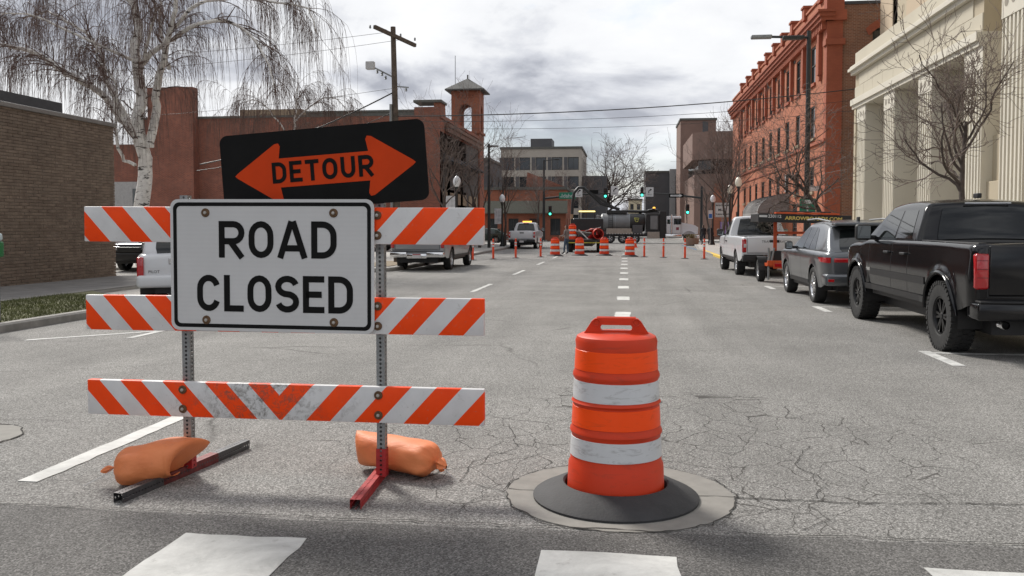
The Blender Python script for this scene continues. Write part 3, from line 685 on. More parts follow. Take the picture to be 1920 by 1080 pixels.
for i in range(10):
    x = (wy[i]+wy[i-1])/2 if i else LR-1.0
    if i == 0: x = LR-1.2
    ob('pilaster', MB().box(x-.2, x+.2, -.2, -.003, 9.6, 12.1).box(x-.14, x+.14, -.14, -.003, 9.3, 9.6), RBD, red, (0, 0, 0), rr_)
    ob('parapet_pier', MB().box(x-.32, x+.32, -.18, .5, 13.3, 13.95).box(x-.38, x+.38, -.24, .55, 13.95, 14.07), RBD, red, (0, 0, 0), rr_)
cb_ = MB()
k = 0.1
cbm = MB().box(0, .17, -.26, -.003, 11.72, 12.1).mesh('corbel', None, (RBD,))
while k < LR: ob('corbel', cbm, None, red, (0, -k, 0), rr_); k += .36
ob('cornice', MB().box(0, LR+.3, -.36, .3, 12.1, 12.28).box(0, LR+.4, -.46, .3, 12.28, 12.48).box(0, LR+.5, -.55, .3, 12.48, 12.6), RBD, red, (0, 0, 0), rr_)
ob('parapet', MB().box(0, LR, -.02, .4, 12.6, 13.5).box(0, LR, -.1, .45, 13.5, 13.62), RBR, red, (0, 0, 0), rr_)
for i in range(9):
    x = wy[i]-1.2; ob('vent', MB().box(x-.3, x+.3, -.03, -.003, 11.5, 11.66), SASH, red, (0, 0, 0), rr_)
# flank facing the camera
ops = [(2.2, 5.4, 9.0, 11.7), (2.4, 5.2, 4.6, 8.2)]
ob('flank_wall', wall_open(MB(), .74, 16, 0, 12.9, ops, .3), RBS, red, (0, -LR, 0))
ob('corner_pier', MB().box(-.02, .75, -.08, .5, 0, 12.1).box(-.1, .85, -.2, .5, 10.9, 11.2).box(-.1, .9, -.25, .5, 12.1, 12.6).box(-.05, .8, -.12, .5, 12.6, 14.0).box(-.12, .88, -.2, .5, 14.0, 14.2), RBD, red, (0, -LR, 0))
for a, b, c, d in ops: window(red, a, b, c, d, SASH, (0, -LR, 0), 0, .16, (2, 3), .09)
c_, r_ = 3.8, 1.6
ah = MB(); ah.grid([[(c_-2.0*math.cos(math.pi*(.15+.7*i/14)), -.05, 10.75+1.25*math.sin(math.pi*(.15+.7*i/14))) for i in range(15)], [(c_-2.2*math.cos(math.pi*(.15+.7*i/14)), -.05, 11.0+1.4*math.sin(math.pi*(.15+.7*i/14))) for i in range(15)]]); ob('arch', ah, RBD, red, (0, -LR, 0))
ob('roof', MB().box(.3, 16, -LR+.3, -.2, 12.2, 12.5), MATS['dark_roof'], red); ob('roof_unit', MB().rbox(6, 7.6, -LR+2, -LR+4, 12.5, 14.2, .05).box(7.7, 9.4, -LR+2, -LR+4, 12.5, 14.4), DKST, red)
ob('roof_top', MB().box(.8, 16, -LR-.06, -LR+.3, 12.9, 13.05), MATS['dark_roof'], red)
# barrel awning over the entrance
a0, a1, ra = 22.5, 29.5, 1.25
aw = MB(); NA = 28
prof = [(-.02-ra*1.5*math.sin(math.pi/2*i/8), 2.6+ra*math.cos(math.pi/2*i/8)*.95) for i in range(9)]
aw.grid([[(a0+(a1-a0)*k/NA, y, z) for k in range(NA+1)] for y, z in prof]+[[(a0+(a1-a0)*k/NA, prof[-1][0], 2.35) for k in range(NA+1)]])
for xx in (a0, a1): aw.add([(xx, y, z) for y, z in prof]+[(xx, -.02, 2.6)], [tuple(range(10)) if xx == a1 else tuple(range(9, -1, -1))])
m_, b_ = begin('striped_awning'); s_ = N('ShaderNodeSeparateXYZ'); LK(objv(), s_.inputs[0]); setc(b_, mixc(mth('GREATER_THAN', mth('FRACT', mth('MULTIPLY', s_.outputs[0], 2.0)), .5), (.20, .19, .185), (.36, .35, .34))); b_.inputs['Roughness'].default_value = .8
ob('barrel_awning', aw, m_, red, (0, 0, 0), rr_, smooth=40)
for i in range(15): ob('awning_rib', MB().tube([(a0+.5*i, y-.004, z+.004) for y, z in prof], .012, 5), MATS['charcoal_canvas'], red, (0, 0, 0), rr_)
ob('wall_banner', MB().box(28.3, 28.5, -.08, -.05, 3.9, 5.0), SIGNW, red, (0, 0, 0), rr_)
ob('security_camera', MB().rbox(38.2, 38.5, -.75, -.05, 3.6, 3.85, .04), SIGNW, red, (0, 0, 0), rr_)

# ------------------------------------------------------------------ far buildings
def block(name, label, x0, x1, y0, y1, h, wallm, rows, cols, ww, wh, z0, dz, mulls=(2, 1), side=None, frame=None, roofm=None, base=-.6):
    t = thing(name, label, 'building', (x0, y0, base)); Wd, Dp = x1-x0, y1-y0
    ops = [(Wd*(i+.5)/cols-ww/2, Wd*(i+.5)/cols+ww/2, z0+j*dz, z0+j*dz+wh) for i in range(cols) for j in range(rows)]
    ob('front_wall', wall_open(MB(), 0, Wd, 0, h, ops, .3), wallm, t)
    for a, b, c, d in ops: window(t, a, b, c, d, frame or SASH, (0, 0, 0), 0, .18, mulls, .09)
    for nm, xx, rot, s in (('left_wall', 0, R(-90), -1), ('right_wall', Wd, R(90), 1)):
        n = max(1, int(Dp/4.2)); o2 = [(Dp*(i+.5)/n-ww/2, Dp*(i+.5)/n+ww/2, z0+j*dz, z0+j*dz+wh) for i in range(n) for j in range(rows)] if rows else []
        ob(nm, wall_open(MB(), 0, Dp, 0, h, o2, .3), wallm, t, (xx, Dp if s < 0 else 0, 0), rot)
        for a, b, c, d in o2[:12]: window(t, a, b, c, d, frame or SASH, (xx, Dp if s < 0 else 0, 0), rot, .18, mulls, .09)
    ob('roof', MB().box(-.15, Wd+.15, -.15, Dp, h, h+.35), roofm or COPE, t)
    return t
TAUPE = M('taupe_panel', (.38, .345, .30), .8, var=.08, scale=.6); DGREY = M('dark_grey_panel', (.085, .085, .09), .7, var=.15, scale=.4); BRS = M('brown_stone', (.20, .125, .10), .85, var=.12, scale=.5)
t = block('apartment_block', 'taupe apartment block with dark windows and rooftop plant room', -19.6, -6.9, 138, 156, 13.9, TAUPE, 4, 5, 1.7, 2.0, 1.6, 3.0)
ob('plant_room', MB().box(4.4, 7.8, 3, 8, 14.2, 15.8), DGREY, t)
for i in range(5):
    for j in range(4): x = 12.7*(i+.5)/5; ob('shutter_panel', MB().box(x-1.45, x-.9, -.03, -.004, 1.6+3*j, 3.6+3*j), DGREY, t)
ob('dark_wing', MB().box(12.75, 16.5, 3, 18, 0, 9.8), DGREY, t)
t = block('roofed_brick_building', 'low red brick building with sloping olive metal roof past the cross street', -22.0, -7.0, 104, 118, 6.2, RB2, 1, 6, 1.2, 2.0, .8, 3)
ob('metal_roof', MB().add([(-.4, -.5, 3.5), (15.2, -.5, 3.5), (15.2, .0, 4.9), (-.4, .0, 4.9)], [(0, 1, 2, 3)]).box(-.4, 15.2, -.5, -.02, 3.4, 3.5), M('olive_metal', (.14, .14, .11), .6, var=.1), t)
ob('gable_wing', MB().yprism([(10.2, 6.2), (15.0, 6.2), (15.0, 6.5), (10.4, 8.3)], .1, 12), RB1, t)
block('grey_annex', 'small dark grey building behind the brick hall tower', -29, -17.5, 112, 124, 10.3, DGREY, 2, 3, 1.2, 1.6, 4, 3)
t = block('brown_tower', 'tall windowless brown stone tower block beyond the cross street', 9.0, 14.8, 150, 162, 19.4, BRS, 0, 1, 1, 1, 1, 1)
ob('shaft_strip', MB().box(3.6, 4.5, -.05, -.004, 8, 19.2), DGREY, t)
t = thing('bank_building', 'broad brown stone building with a dark recessed ribbon window', 'building', (8.6, 112, -.6))
ob('lower_storeys', MB().prism([(0, 2), (1.6, 0), (26, 0), (26, 20), (0, 20)], 0, 8.4), BRS, t); ob('ribbon_window', MB().prism([(.5, 2.4), (1.9, .6), (26, .6), (26, 20), (.5, 20)], 8.4, 10.2), GLASS, t); ob('top_storey', MB().prism([(-.3, 1.6), (1.4, -.5), (26, -.5), (26, 20), (-.3, 20)], 10.2, 13.6), BRS, t)
for i in range(6): ob('brick_bay', MB().box(2.2+i*3.6, 4.6+i*3.6, -.05, -.003, .6, 7.2), RB2, t)
t = block('dark_block', 'dark grey flat-roofed block at the end of the street', 3.6, 7.9, 165, 180, 11.6, DGREY, 0, 1, 1, 1, 1, 1); ob('pale_wing', MB().box(4.35, 7.5, -1, 14, 0, 12.2), M('pale_grey_panel', (.33, .33, .33), .8), t); ob('slot_window', MB().box(5.4, 6.4, -1.06, -1.004, 4, 11), WIN, t)
t = block('cream_low_building', 'little cream building at the street end', .6, 3.4, 190, 200, 7.2, M('cream_wall', (.55, .48, .34), .8), 2, 2, .7, 1.2, 3.2, 2); 
# ------------------------------------------------------------------ road-closed barricade
random.seed(11)
bz = zg(5.16)
bar = thing('barricade', 'three-rail orange and white barricade carrying the ROAD CLOSED and DETOUR signs', 'barricade', (-2.085, 5.16, bz), R(-.9))
for z, nm, dirt, off, tl in ((.49, 'low', True, (.1825, .1875), -.1), (1.024, 'mid', False, (.0755, .278), -.1), (1.566, 'top', False, (.0755, .26), .35)):
    rm = rail_mat('barricade_stripes_'+nm, dirt, *off)
    ob('rail', MB().rbox(-1.266, 1.266, -.022, .022, -.109, .109, .006, 2), rm, bar, (0, -.05, z), (0, R(tl), 0), smooth=40)
def post(x, z1, loc=None):
    return ob('post', perforated(MB(), .051, z1), GALV, bar, (x, 0, .05))
post(-.625, 1.70); post(.625, 1.98); ob('post', perforated(MB(), .046, .35), GALV, bar, (-.25, .0, 1.62))
for x, a, b, m in ((-.625, (-.735, -.60), (-.565, .67), DKST), (.625, (.625, -.52), (.555, .49), REDP)):
    d = Vector((b[0]-a[0], b[1]-a[1], 0)); L = d.length
    f = ob('foot', perforated(MB(), .058, L, .0254, .006), m, bar, (a[0], a[1], .03), d.to_track_quat('Z', 'Y').to_euler())
    if m is DKST: ob('red_sleeve', perforated(MB(), .0605, .55, .0254, .0075), REDD, f, (0, 0, .36))
    ob('socket', perforated(MB(), .060, .17 if x > 0 else .12), REDP, bar, (x, 0, .045))
def bolt(p, x, z, y, r=.028):
    w = ob('washer', MB().lathe([(0.004, -.006), (r*.9, -.005), (r, -.001), (r, .004)], 20, (0, 0, 0), 'y'), RUST, p, (x, y, z)); ob('bolt_head', MB().lathe([(.001, -.013), (.009, -.012), (.011, -.006)], 10, (0, 0, 0), 'y'), BOLT, w)
for z in (.43, .55, .965, 1.085, 1.505, 1.625):
    for x in (-.625, .625): bolt(bar, x, z, -.076, .026)
rs = ob('road_closed_sign', MB().yprism(rrect(1.288, .80, .05), -.003, .003), SIGNW, bar, (-.032, -.094, 1.322), (0, R(.25), 0))
bo = ring_poly(rrect(1.25, .762, .040), rrect(1.204, .716, .025), -.0042); ob('sign_border', bo, SIGNB, rs)
wd = {'R': .165, 'O': .158, 'A': .185, 'D': .158, 'C': .155, 'L': .13, 'S': .155, 'E': .138}
ob('lettering', sign_word('ROAD', wd, .222, .038, .026), SIGNB, rs, (.042, -.0045, .157))
ob('lettering', sign_word('CLOSED', {k: q*.97 for k, q in wd.items()}, .222, .038, .024), SIGNB, rs, (.02, -.0045, -.170))
for x in (-.415, .395):
    for z in (.318, -.335): bolt(rs, x, z, -.004, .027)
ds = ob('detour_sign', MB().yprism(rrect(1.285, .48, .05), -.003, .003), SIGNB, bar, (.278, -.038, 1.912), (0, R(-4.0), 0))
ar = []
for sg in (1, -1):
    q = [(.10, .085), (.275, .085), (.262, .150), (.272, .172), (.292, .172), (.535, .012), (.545, 0), (.535, -.012), (.292, -.172), (.272, -.172), (.262, -.150), (.275, -.085), (.10, -.085)]
    ar += [(sg*x, sg*z*(1)) for x, z in (q if sg > 0 else q)]
half = [(0, .085), (.270, .085), (.258, .155), (.268, .174), (.292, .170), (.530, .014), (.545, 0), (.530, -.014), (.292, -.170), (.268, -.174), (.258, -.155), (.270, -.085), (0, -.085)]
am = MB()
for sg in (1, -1):
    pts = [(sg*x, -.0045, z) for x, z in half]; am.add(pts, [tuple(range(len(pts))) if sg < 0 else tuple(range(len(pts)-1, -1, -1))])
da = ob('double_arrow', am, SIGNO, ds, (.01, 0, -.012)); da.scale = (1.04, 1, 1.03)
ob('lettering', sign_word('DETOUR', {'D': .090, 'E': .079, 'T': .086, 'O': .094, 'U': .090, 'R': .093}, .127, .024, .021), SIGNB, ds, (.0, -.0062, -.010))

# ------------------------------------------------------------------ sandbags over the feet
def sstep_(t): t = max(0, min(1, t)); return t*t*(3-2*t)
def bag(name, label, path, rw, rh, tie, seed, seam, slen):
    rg = random.Random(seed); P = [Vector(p) for p in path]; n = 34; k = 28; rows = []
    def samp(t):
        f = t*(len(P)-1); i = min(int(f), len(P)-2); u = f-i
        a, b, c, d = P[max(i-1, 0)], P[i], P[i+1], P[min(i+2, len(P)-1)]
        return .5*((2*b)+(c-a)*u+(2*a-5*b+4*c-d)*u*u+(3*b-a-3*c+d)*u**3)
    ph = [rg.uniform(0, 6.28) for _ in range(6)]; S = Vector(seam).normalized()
    for i in range(n+1):
        t = i/n; c = samp(t); tg = (samp(min(1, t+.02))-samp(max(0, t-.02))).normalized(); sd = Vector((-tg.y, tg.x, 0)).normalized(); up = sd.cross(tg)*-1
        if up.z < 0: up = -up
        g, fl = (t, 1-t) if tie == 'start' else (1-t, t)          # distance from the gathered end and from the sewn end
        eg = max(.12, math.sqrt(max(0, 1-(1-min(1, g/.20))**2))); k2 = max(0, 1-fl/.30)   # 1 at the sewn seam
        ef = max(.0, math.sqrt(max(0, 1-k2**1.7)))
        s2 = S; s2 = s2 if s2.dot(up) > 0 else -s2; bl_ = sstep_(k2)
        U = (up*(1-bl_)+s2*bl_).normalized(); V = U.cross(tg).normalized()
        ru = rh*eg*(1-bl_)+slen*bl_; rv = rw*eg*ef
        row = []
        for j in range(k):
            q = 2*math.pi*j/k; cs, sn = math.cos(q), math.sin(q); near = max(0, 1-g/.34)
            wr = 1+.10*near*math.sin(7*q+ph[0])+.02*math.sin(3*q+9*t+ph[1])+.016*math.sin(5*q-14*t+ph[2])+.022*math.sin(11*t+2*q+ph[3])+.07*near*math.sin(13*q+ph[4])+.012*math.sin(23*t+3*q+ph[5])+.012*math.sin(17*q+31*t)*(.3+near)
            p = c+V*(abs(cs)**.85*math.copysign(1, cs)*rv*wr)+U*(abs(sn)**.8*math.copysign(1, sn)*ru*wr)
            p.z = max(p.z, zg(p.y)+.006+.004*math.sin(5*q)); row.append(p)
        row.append(row[0]); rows.append(row)
    o = thing(name, label, 'sandbag', (P[1].x, P[1].y, zg(P[1].y))); m = MB().grid([[(p.x-P[1].x, p.y-P[1].y, p.z-o.location.z) for p in r] for r in rows])
    ob('bag', m, SAND, o, smooth=80)
    e = rows[-1][0] if tie == 'end' else rows[0][0]; c = P[-1] if tie == 'end' else P[0]; d = (P[-1]-P[-2] if tie == 'end' else P[0]-P[1]).normalized()
    kn = MB(); c0 = Vector((c.x-P[1].x, c.y-P[1].y, max(c.z-o.location.z, .05)))
    rws = []
    for i in range(7):
        r_ = (.018, .012, .028, .036, .033, .024, .008)[i]*(1 if tie == 'end' else .5); pc = c0+d*(.014*i-.006)+Vector((0, 0, -.003*i)); up = Vector((0, 0, 1)); sd = d.cross(up).normalized()
        rws.append([tuple(pc+(sd*math.cos(2*math.pi*j/14)+up*math.sin(2*math.pi*j/14))*r_*(1+(.28 if j % 2 else -.15)*(i > 1))) for j in range(15)])
    kn.grid(rws); ob('knot', kn, SAND, o, smooth=60)
    ob('tie_string', MB().tube([tuple(c0+d*.006), tuple(c0+d*.05+Vector((.02, -.03, -.03))), (c0.x+d.x*.16, c0.y-.08, .012)], .002, 5), SIGNW, o)
    return o
b1 = bag('sandbag', 'bent orange sandbag draped over the dark steel foot of the barricade', [(-3.05, 4.90, .085), (-2.95, 4.94, .09), (-2.85, 4.98, .105), (-2.76, 5.01, .125), (-2.70, 5.02, .13), (-2.65, 5.03, .13)], .155, .11, 'start', 5, (.66, .50, .42), .15)
bag('sandbag', 'plump orange sandbag lying behind the red steel foot of the barricade', [(-1.70, 5.44, .115), (-1.58, 5.42, .11), (-1.42, 5.38, .10), (-1.27, 5.33, .09), (-1.16, 5.29, .08)], .135, .10, 'end', 8, (-.12, .05, 1), .105)

# ------------------------------------------------------------------ channelising drums
def drum(label, loc, group=None, base=True):
    t = thing('traffic_drum', label, 'traffic drum', loc, 0, group)
    def rz(z): return .278-.043*(z-.05)/.88
    secs = [(.05, .215, DRO, 0), (.255, .365, DRW, -.004), (.43, .54, DRF, -.004), (.578, .688, DRW, -.004), (.748, .86, DRF, -.004)]
    prof = [(.262, .045), (rz(.05), .05), (rz(.2), .205), (rz(.2)-.010, .222), (rz(.36)-.010, .372), (rz(.38)+.001, .392), (rz(.42)+.001, .405), (rz(.42)-.009, .424), (rz(.54)-.009, .548), (rz(.55)+.001, .562), (rz(.56)-.008, .575), (rz(.69)-.008, .69), (rz(.71)+.002, .708), (rz(.73)+.001, .722), (rz(.74)-.008, .742), (rz(.86)-.008, .866), (rz(.9)-.003, .905), (rz(.92)-.012, .93), (rz(.93)-.035, .943), (.05, .952), (.001, .952)]
    ob('body', MB().lathe(prof, 48), DRO, t, smooth=35)
    for a, b, m, d in secs[1:]:
        ob('white_sheeting' if m is DRW else 'orange_sheeting', MB().lathe([(rz(a)-.0085, a), (rz(a)-.006, a+.002), (rz(b)-.006, b-.002), (rz(b)-.0085, b)], 48), m, t, smooth=40)
    # carrying handle with a slot and two lamp holes
    out = [(-.195, .925), (.195, .925), (.14, 1.012), (.122, 1.028), (.10, 1.032), (-.10, 1.032), (-.122, 1.028), (-.14, 1.012)]
    inn = [(-.082, .962), (.082, .962), (.088, .968), (.090, .980), (.082, .992), (-.082, .992), (-.090, .980), (-.088, .968)]
    h = MB(); n = 8
    for y, rv in ((-.022, 0), (.022, 1)):
        h.add([(x, y, z) for x, z in out]+[(x, y, z) for x, z in inn], [((i, (i+1) % n, n+(i+1) % n, n+i) if not rv else (n+i, n+(i+1) % n, (i+1) % n, i)) for i in range(n)])
    h.grid([[(x, -.022, z) for x, z in out+out[:1]], [(x, .022, z) for x, z in out+out[:1]]]); h.grid([[(x, .022, z) for x, z in inn+inn[:1]], [(x, -.022, z) for x, z in inn+inn[:1]]])
    hd = ob('handle', h, DRO, t)
    for x in (-.112, .112): ob('lamp_hole', MB().lathe([(.017, -.029), (.021, -.031), (.021, -.022)], 14, (x, 0, 1.008), 'y').lathe([(.001, -.0235), (.015, -.024)], 12, (x, 0, 1.008), 'y'), DRO if x < 0 else DRO, hd)
    ob('handle_bar', MB().tube([(-.11, 0, 1.022), (.11, 0, 1.022)], .017, 8), DRO, hd)
    if base:
        ob('rubber_base', MB().lathe([(.472, -.002), (.474, .014), (.46, .024), (.40, .052), (.325, .088), (.302, .094), (.292, .085), (.292, .02)], 56), RUBB, t, smooth=35)
    return t
d0 = drum('large orange traffic drum with black rubber base standing on the manhole collar', (-.05, 5.04, zg(5.04)+.006))
row = 'orange drums across the road'
for x, y, lb in ((-3.86, 48.5, 'orange traffic drum beside the man in jeans'), (-2.56, 49.5, 'orange traffic drum in front of the loaded flatbed truck'), (-1.19, 49.7, 'orange traffic drum by the rear corner of the flatbed truck'), (.23, 48.2, 'orange traffic drum at the end of the dotted white line')):
    dup(d0, (x, y, zg(y)), R(random.uniform(-40, 40)), lb, row)
dr_t = drum('orange traffic drum loaded on the flatbed truck', (-3.35, 56.0, zg(56)+.78), None, False)
# ------------------------------------------------------------------ tubular markers
def tube_marker(label, loc):
    t = thing('tube_marker', label, 'tube marker', loc, 0, 'orange tube markers across the road')
    ob('tube', MB().lathe([(.055, .03), (.052, .6), (.05, .86), (.034, .9), (.034, .94), (.045, .96), (.045, 1.0), (.03, 1.01), (.001, 1.012)], 14), M('tube_orange', (.80, .07, .015), .5, var=.08), t, smooth=40)
    for z in (.62, .76): ob('white_band', MB().lathe([(.0555, z), (.0555, z+.075)], 14), DRW, t)
    ob('foot', MB().lathe([(.19, 0), (.19, .02), (.07, .04), (.05, .04)], 8), RUBB, t)
    return t
tl_ = 'slim orange tube marker with white bands standing in the row across the road'
tm = tube_marker('slim orange tube marker with white bands next to the white work pickup', (3.88, 44.6, zg(44.6)))
for x, y, lb in ((-7.25, 41.5, 'slim orange tube marker with white bands beside the silver pickup'), (-6.5, 43.1, 'slim orange tube marker with white bands on the kerb side of the far white pickup'), (-5.59, 44.8, 'slim orange tube marker with white bands just behind the far white pickup'), (-4.48, 46.6, 'slim orange tube marker between the far white pickup and the man in jeans'), (.99, 47.4, 'slim orange tube marker with white bands nearest the dotted line drum'), (1.97, 46.7, 'slim orange tube marker with white bands in front of the tanker rear wheels'), (2.98, 45.2, 'slim orange tube marker with white bands in front of the round planter')):
    dup(tm, (x, y, zg(y)), 0, lb)
cn = thing('traffic_cone', 'small orange traffic cone beside the vacuum truck wheels', 'cone', (.75, 70.0, zg(70)))
ob('cone_body', MB().lathe([(.15, .03), (.03, .7), (.001, .705)], 14), MATS['tube_orange'], cn, smooth=40); ob('base_plate', MB().box(-.2, .2, -.2, .2, 0, .03), MATS['tube_orange'], cn); ob('white_band', MB().lathe([(.092, .36), (.062, .52)], 14), DRW, cn)

# ------------------------------------------------------------------ trees
def grow(T, C, p, d, L, r, lev, rg, cfg):
    n = max(3, int(L/cfg['seg'])); pts = [p]; q = p; dd = d
    for i in range(n):
        w = cfg['wob']*(1 if lev else .35)
        dd = (dd+Vector((rg.gauss(0, w), rg.gauss(0, w), rg.gauss(0, w)+cfg['up']*(lev > 0)))).normalized(); q = q+dd*(L/n); pts.append(q)
    rad = [max(cfg['rmin'], r*(1-.62*i/n)) for i in range(n+1)]
    (T if lev < cfg['tl'] else C).tube(pts, rad, 8 if lev == 0 else (5 if lev == 1 else 3), lev == 0)
    if lev >= cfg['lev']: return
    k = cfg['kids'][lev]
    for i in range(k):
        f = cfg['from'][lev]+(1-cfg['from'][lev])*(i+rg.random())/k; j = min(int(f*n), n-1); b = pts[j].lerp(pts[j+1], f*n-j)
        ax = (pts[j+1]-pts[j]).normalized(); a = rg.uniform(0, 6.28); s = ax.orthogonal().normalized(); s = Matrix.Rotation(a, 3, ax) @ s
        an = R(rg.uniform(*cfg['ang'])); nd = (ax*math.cos(an)+s*math.sin(an)).normalized()
        grow(T, C, b, nd, L*rg.uniform(*cfg['ratio'])*(1 if lev else cfg.get('r0', 1)), max(cfg['rmin'], rad[j]*.62), lev+1, rg, cfg)
def bare_tree(name, label, loc, seed, H, r, cfg=None, group=None, mats=(None, None), lean=(0, 0)):
    c = dict(seg=.22, wob=.16, up=.05, rmin=.006, tl=2, lev=4, kids=(9, 6, 5, 4), **{'from': (.38, .25, .2, .2)}, ang=(30, 62), ratio=(.5, .72), r0=.95)
    c.update(cfg or {}); rg = random.Random(seed); T, C = MB(), MB()
    grow(T, C, Vector((0, 0, -.05)), Vector((lean[0], lean[1], 1)).normalized(), H*.62, r, 0, rg, c)
    t = thing(name, label, 'tree', loc, 0, group)
    ob('trunk', T, mats[0] or BARK, t, smooth=70); ob('crown', C, mats[1] or TWIG, t, smooth=70)
    return t
near = dict(wob=.22, ang=(35, 75), ratio=(.45, .68), kids=(9, 6, 4, 3), **{'from': (.55, .2, .2, .2)}, rmin=.005)
bare_tree('street_tree', 'small bare street tree with crooked twigs behind the black pickup', (7.4, 20.6, zg(20.6)+.1), 21, 6.5, .10, dict(near, r0=.85, up=.10, ang=(28, 58), kids=(11, 6, 5, 3)), 'bare street trees', lean=(.02, 0))
bare_tree('street_tree', 'slender bare street tree between the cream and the red brick buildings', (7.4, 31.2, zg(31)+.1), 35, 6.4, .11, dict(near, kids=(11, 7, 5, 3), r0=.9), 'bare street trees')
far = dict(kids=(8, 5, 4, 3), rmin=.007, wob=.14, up=.07, ang=(22, 52))
lt = bare_tree('street_tree', 'bare street tree in front of the brick hall windows', (-9.9, 46.9, zg(47)+.1), 51, 8.2, .12, dict(far, rmin=.006), 'bare street trees')
l2 = bare_tree('street_tree', 'bare street tree beside the lamp post near the white pickup', (-9.5, 69.5, zg(69)+.1), 63, 8.0, .11, far, 'bare street trees')
for x, y, s, rz, lb in ((-10.4, 62.5, 1.05, 2.0, 'bare street tree between the black pole and the brick hall tower'), (6.9, 60.2, 1.0, 1.0, 'bare street tree beside the lane-turn sign'), (7.3, 69, 1.1, 3.9, 'bare street tree rising behind the bonnet of the vacuum truck')):
    dup(l2 if x > 0 else lt, (x, y, zg(y)+.1), rz, lb, scale=s)
for x, y, s, rz, lb in ((8.6, 77.5, 1.25, 5.0, 'bare tree on the corner in front of the bank building'), (-9.9, 100.5, .95, 2.8, 'bare tree at the corner of the olive-roofed building'), (-7.6, 108, 1.0, .6, 'bare tree behind the street name sign'), (-5.8, 122, 1.1, 4.1, 'bare tree behind the hose boom'), (9.6, 103, 1.1, 1.7, 'bare tree behind the white truck cab'), (8.4, 126, 1.2, 5.6, 'bare tree in front of the dark grey block')):
    dup(l2, (x, y, zg(y)+.1), rz, lb, scale=s)
big = bare_tree('bare_tree', 'tall spreading bare tree far down the street behind the traffic lights', (-4.6, 150, zg(150)), 77, 15.5, .42, dict(far, kids=(9, 7, 5, 3), rmin=.022, seg=.5, **{'from': (.3, .2, .2, .2)}, ang=(25, 60)), None)
dup(big, (2.0, 240, zg(240)), 2.2, 'rounded bare tree at the very end of the street', scale=.62)
# weeping birch
def weeping(name, label, loc, limbs, seed, ntw, scale=1.0, rz=0):
    rg = random.Random(seed); T, C = MB(), MB(); starts = []
    for pts, r0, r1 in limbs:
        P = [Vector((x, y+rg.gauss(0, .12)*(i > 0), z)) for i, (x, y, z) in enumerate(pts)]
        Q = []
        for i in range(len(P)-1):
            for j in range(4):
                u = j/4; a, b, c, d = P[max(i-1, 0)], P[i], P[i+1], P[min(i+2, len(P)-1)]
                Q.append(.5*((2*b)+(c-a)*u+(2*a-5*b+4*c-d)*u*u+(3*b-a-3*c+d)*u**3)+Vector((rg.gauss(0, .025), rg.gauss(0, .03), rg.gauss(0, .02))))
        Q.append(P[-1]); n = len(Q)-1; rad = [r0+(r1-r0)*i/n for i in range(n+1)]
        T.tube(Q, rad, 9 if r0 > .1 else 6, True)
        for i in range(2, n+1):
            if Q[i].z > 3.8: starts.append((Q[i], (Q[i]-Q[i-1]).normalized(), rad[i], i/n))
    sec = []
    st2 = [q for q in starts if q[3] > .25]
    for k in range(int(len(starts)*1.15)):
        p, d, r, f = rg.choice(st2); a = rg.uniform(0, 6.28); L = rg.uniform(.8, 2.4)
        dd = (Vector((math.cos(a), math.sin(a), rg.uniform(0, .6)))*.8+d*.9).normalized(); q = p; pts = [p]
        for i in range(7):
            dd = (dd+Vector((rg.gauss(0, .12), rg.gauss(0, .12), -.07-.03*i))).normalized(); q = q+dd*L/7; pts.append(q)
            if i > 1: sec.append((q, dd))
        C.tube(pts, [max(.006, min(r*.42, .026)*(1-.8*i/7)) for i in range(8)], 4, False)
    for k in range(ntw):
        p, d = rg.choice(sec) if rg.random() < .88 else rg.choice(st2)[:2]
        L = rg.choice((.7, 1.0, 1.4, 1.9, 2.5, 3.2))*rg.uniform(.7, 1.15); q = p; pts = [p]; dd = (d*.7+Vector((rg.gauss(0, .45), rg.gauss(0, .45), rg.gauss(0, .25)))).normalized(); n = 7
        for i in range(n):
            dd = (dd*(.62 if i else 1)+Vector((rg.gauss(0, .035), rg.gauss(0, .035), -.62))).normalized(); q = q+dd*L/n
            if q.z < 2.9+rg.random(): break
            pts.append(q)
        if len(pts) > 2: C.tube(pts, [.0058-.0030*i/n for i in range(len(pts))], 3, False)
        if len(pts) > 4 and rg.random() < .6:
            for i in (2, 3, 4)[:rg.choice((1, 2, 3))]:
                e = pts[i]+Vector((rg.gauss(0, .07), rg.gauss(0, .07), -.16)); C.tube([pts[i], pts[i].lerp(e, .5)+Vector((0, 0, .03)), e, e+Vector((rg.gauss(0, .02), 0, -rg.uniform(.15, .6)))], .0035, 3, False)
    t = thing(name, label, 'tree', loc, rz, 'weeping birches'); t.scale = (scale,)*3
    ob('trunk', T, BIRCH, t, smooth=70); ob('crown', C, BTWIG, t, smooth=70)
    return t
def bl(seq, dy=0.0, ddy=0.0): return [((x/2.7-268)*.0202, dy+ddy*i, (507-y/2.7)*.0202) for i, (x, y) in enumerate(seq)]
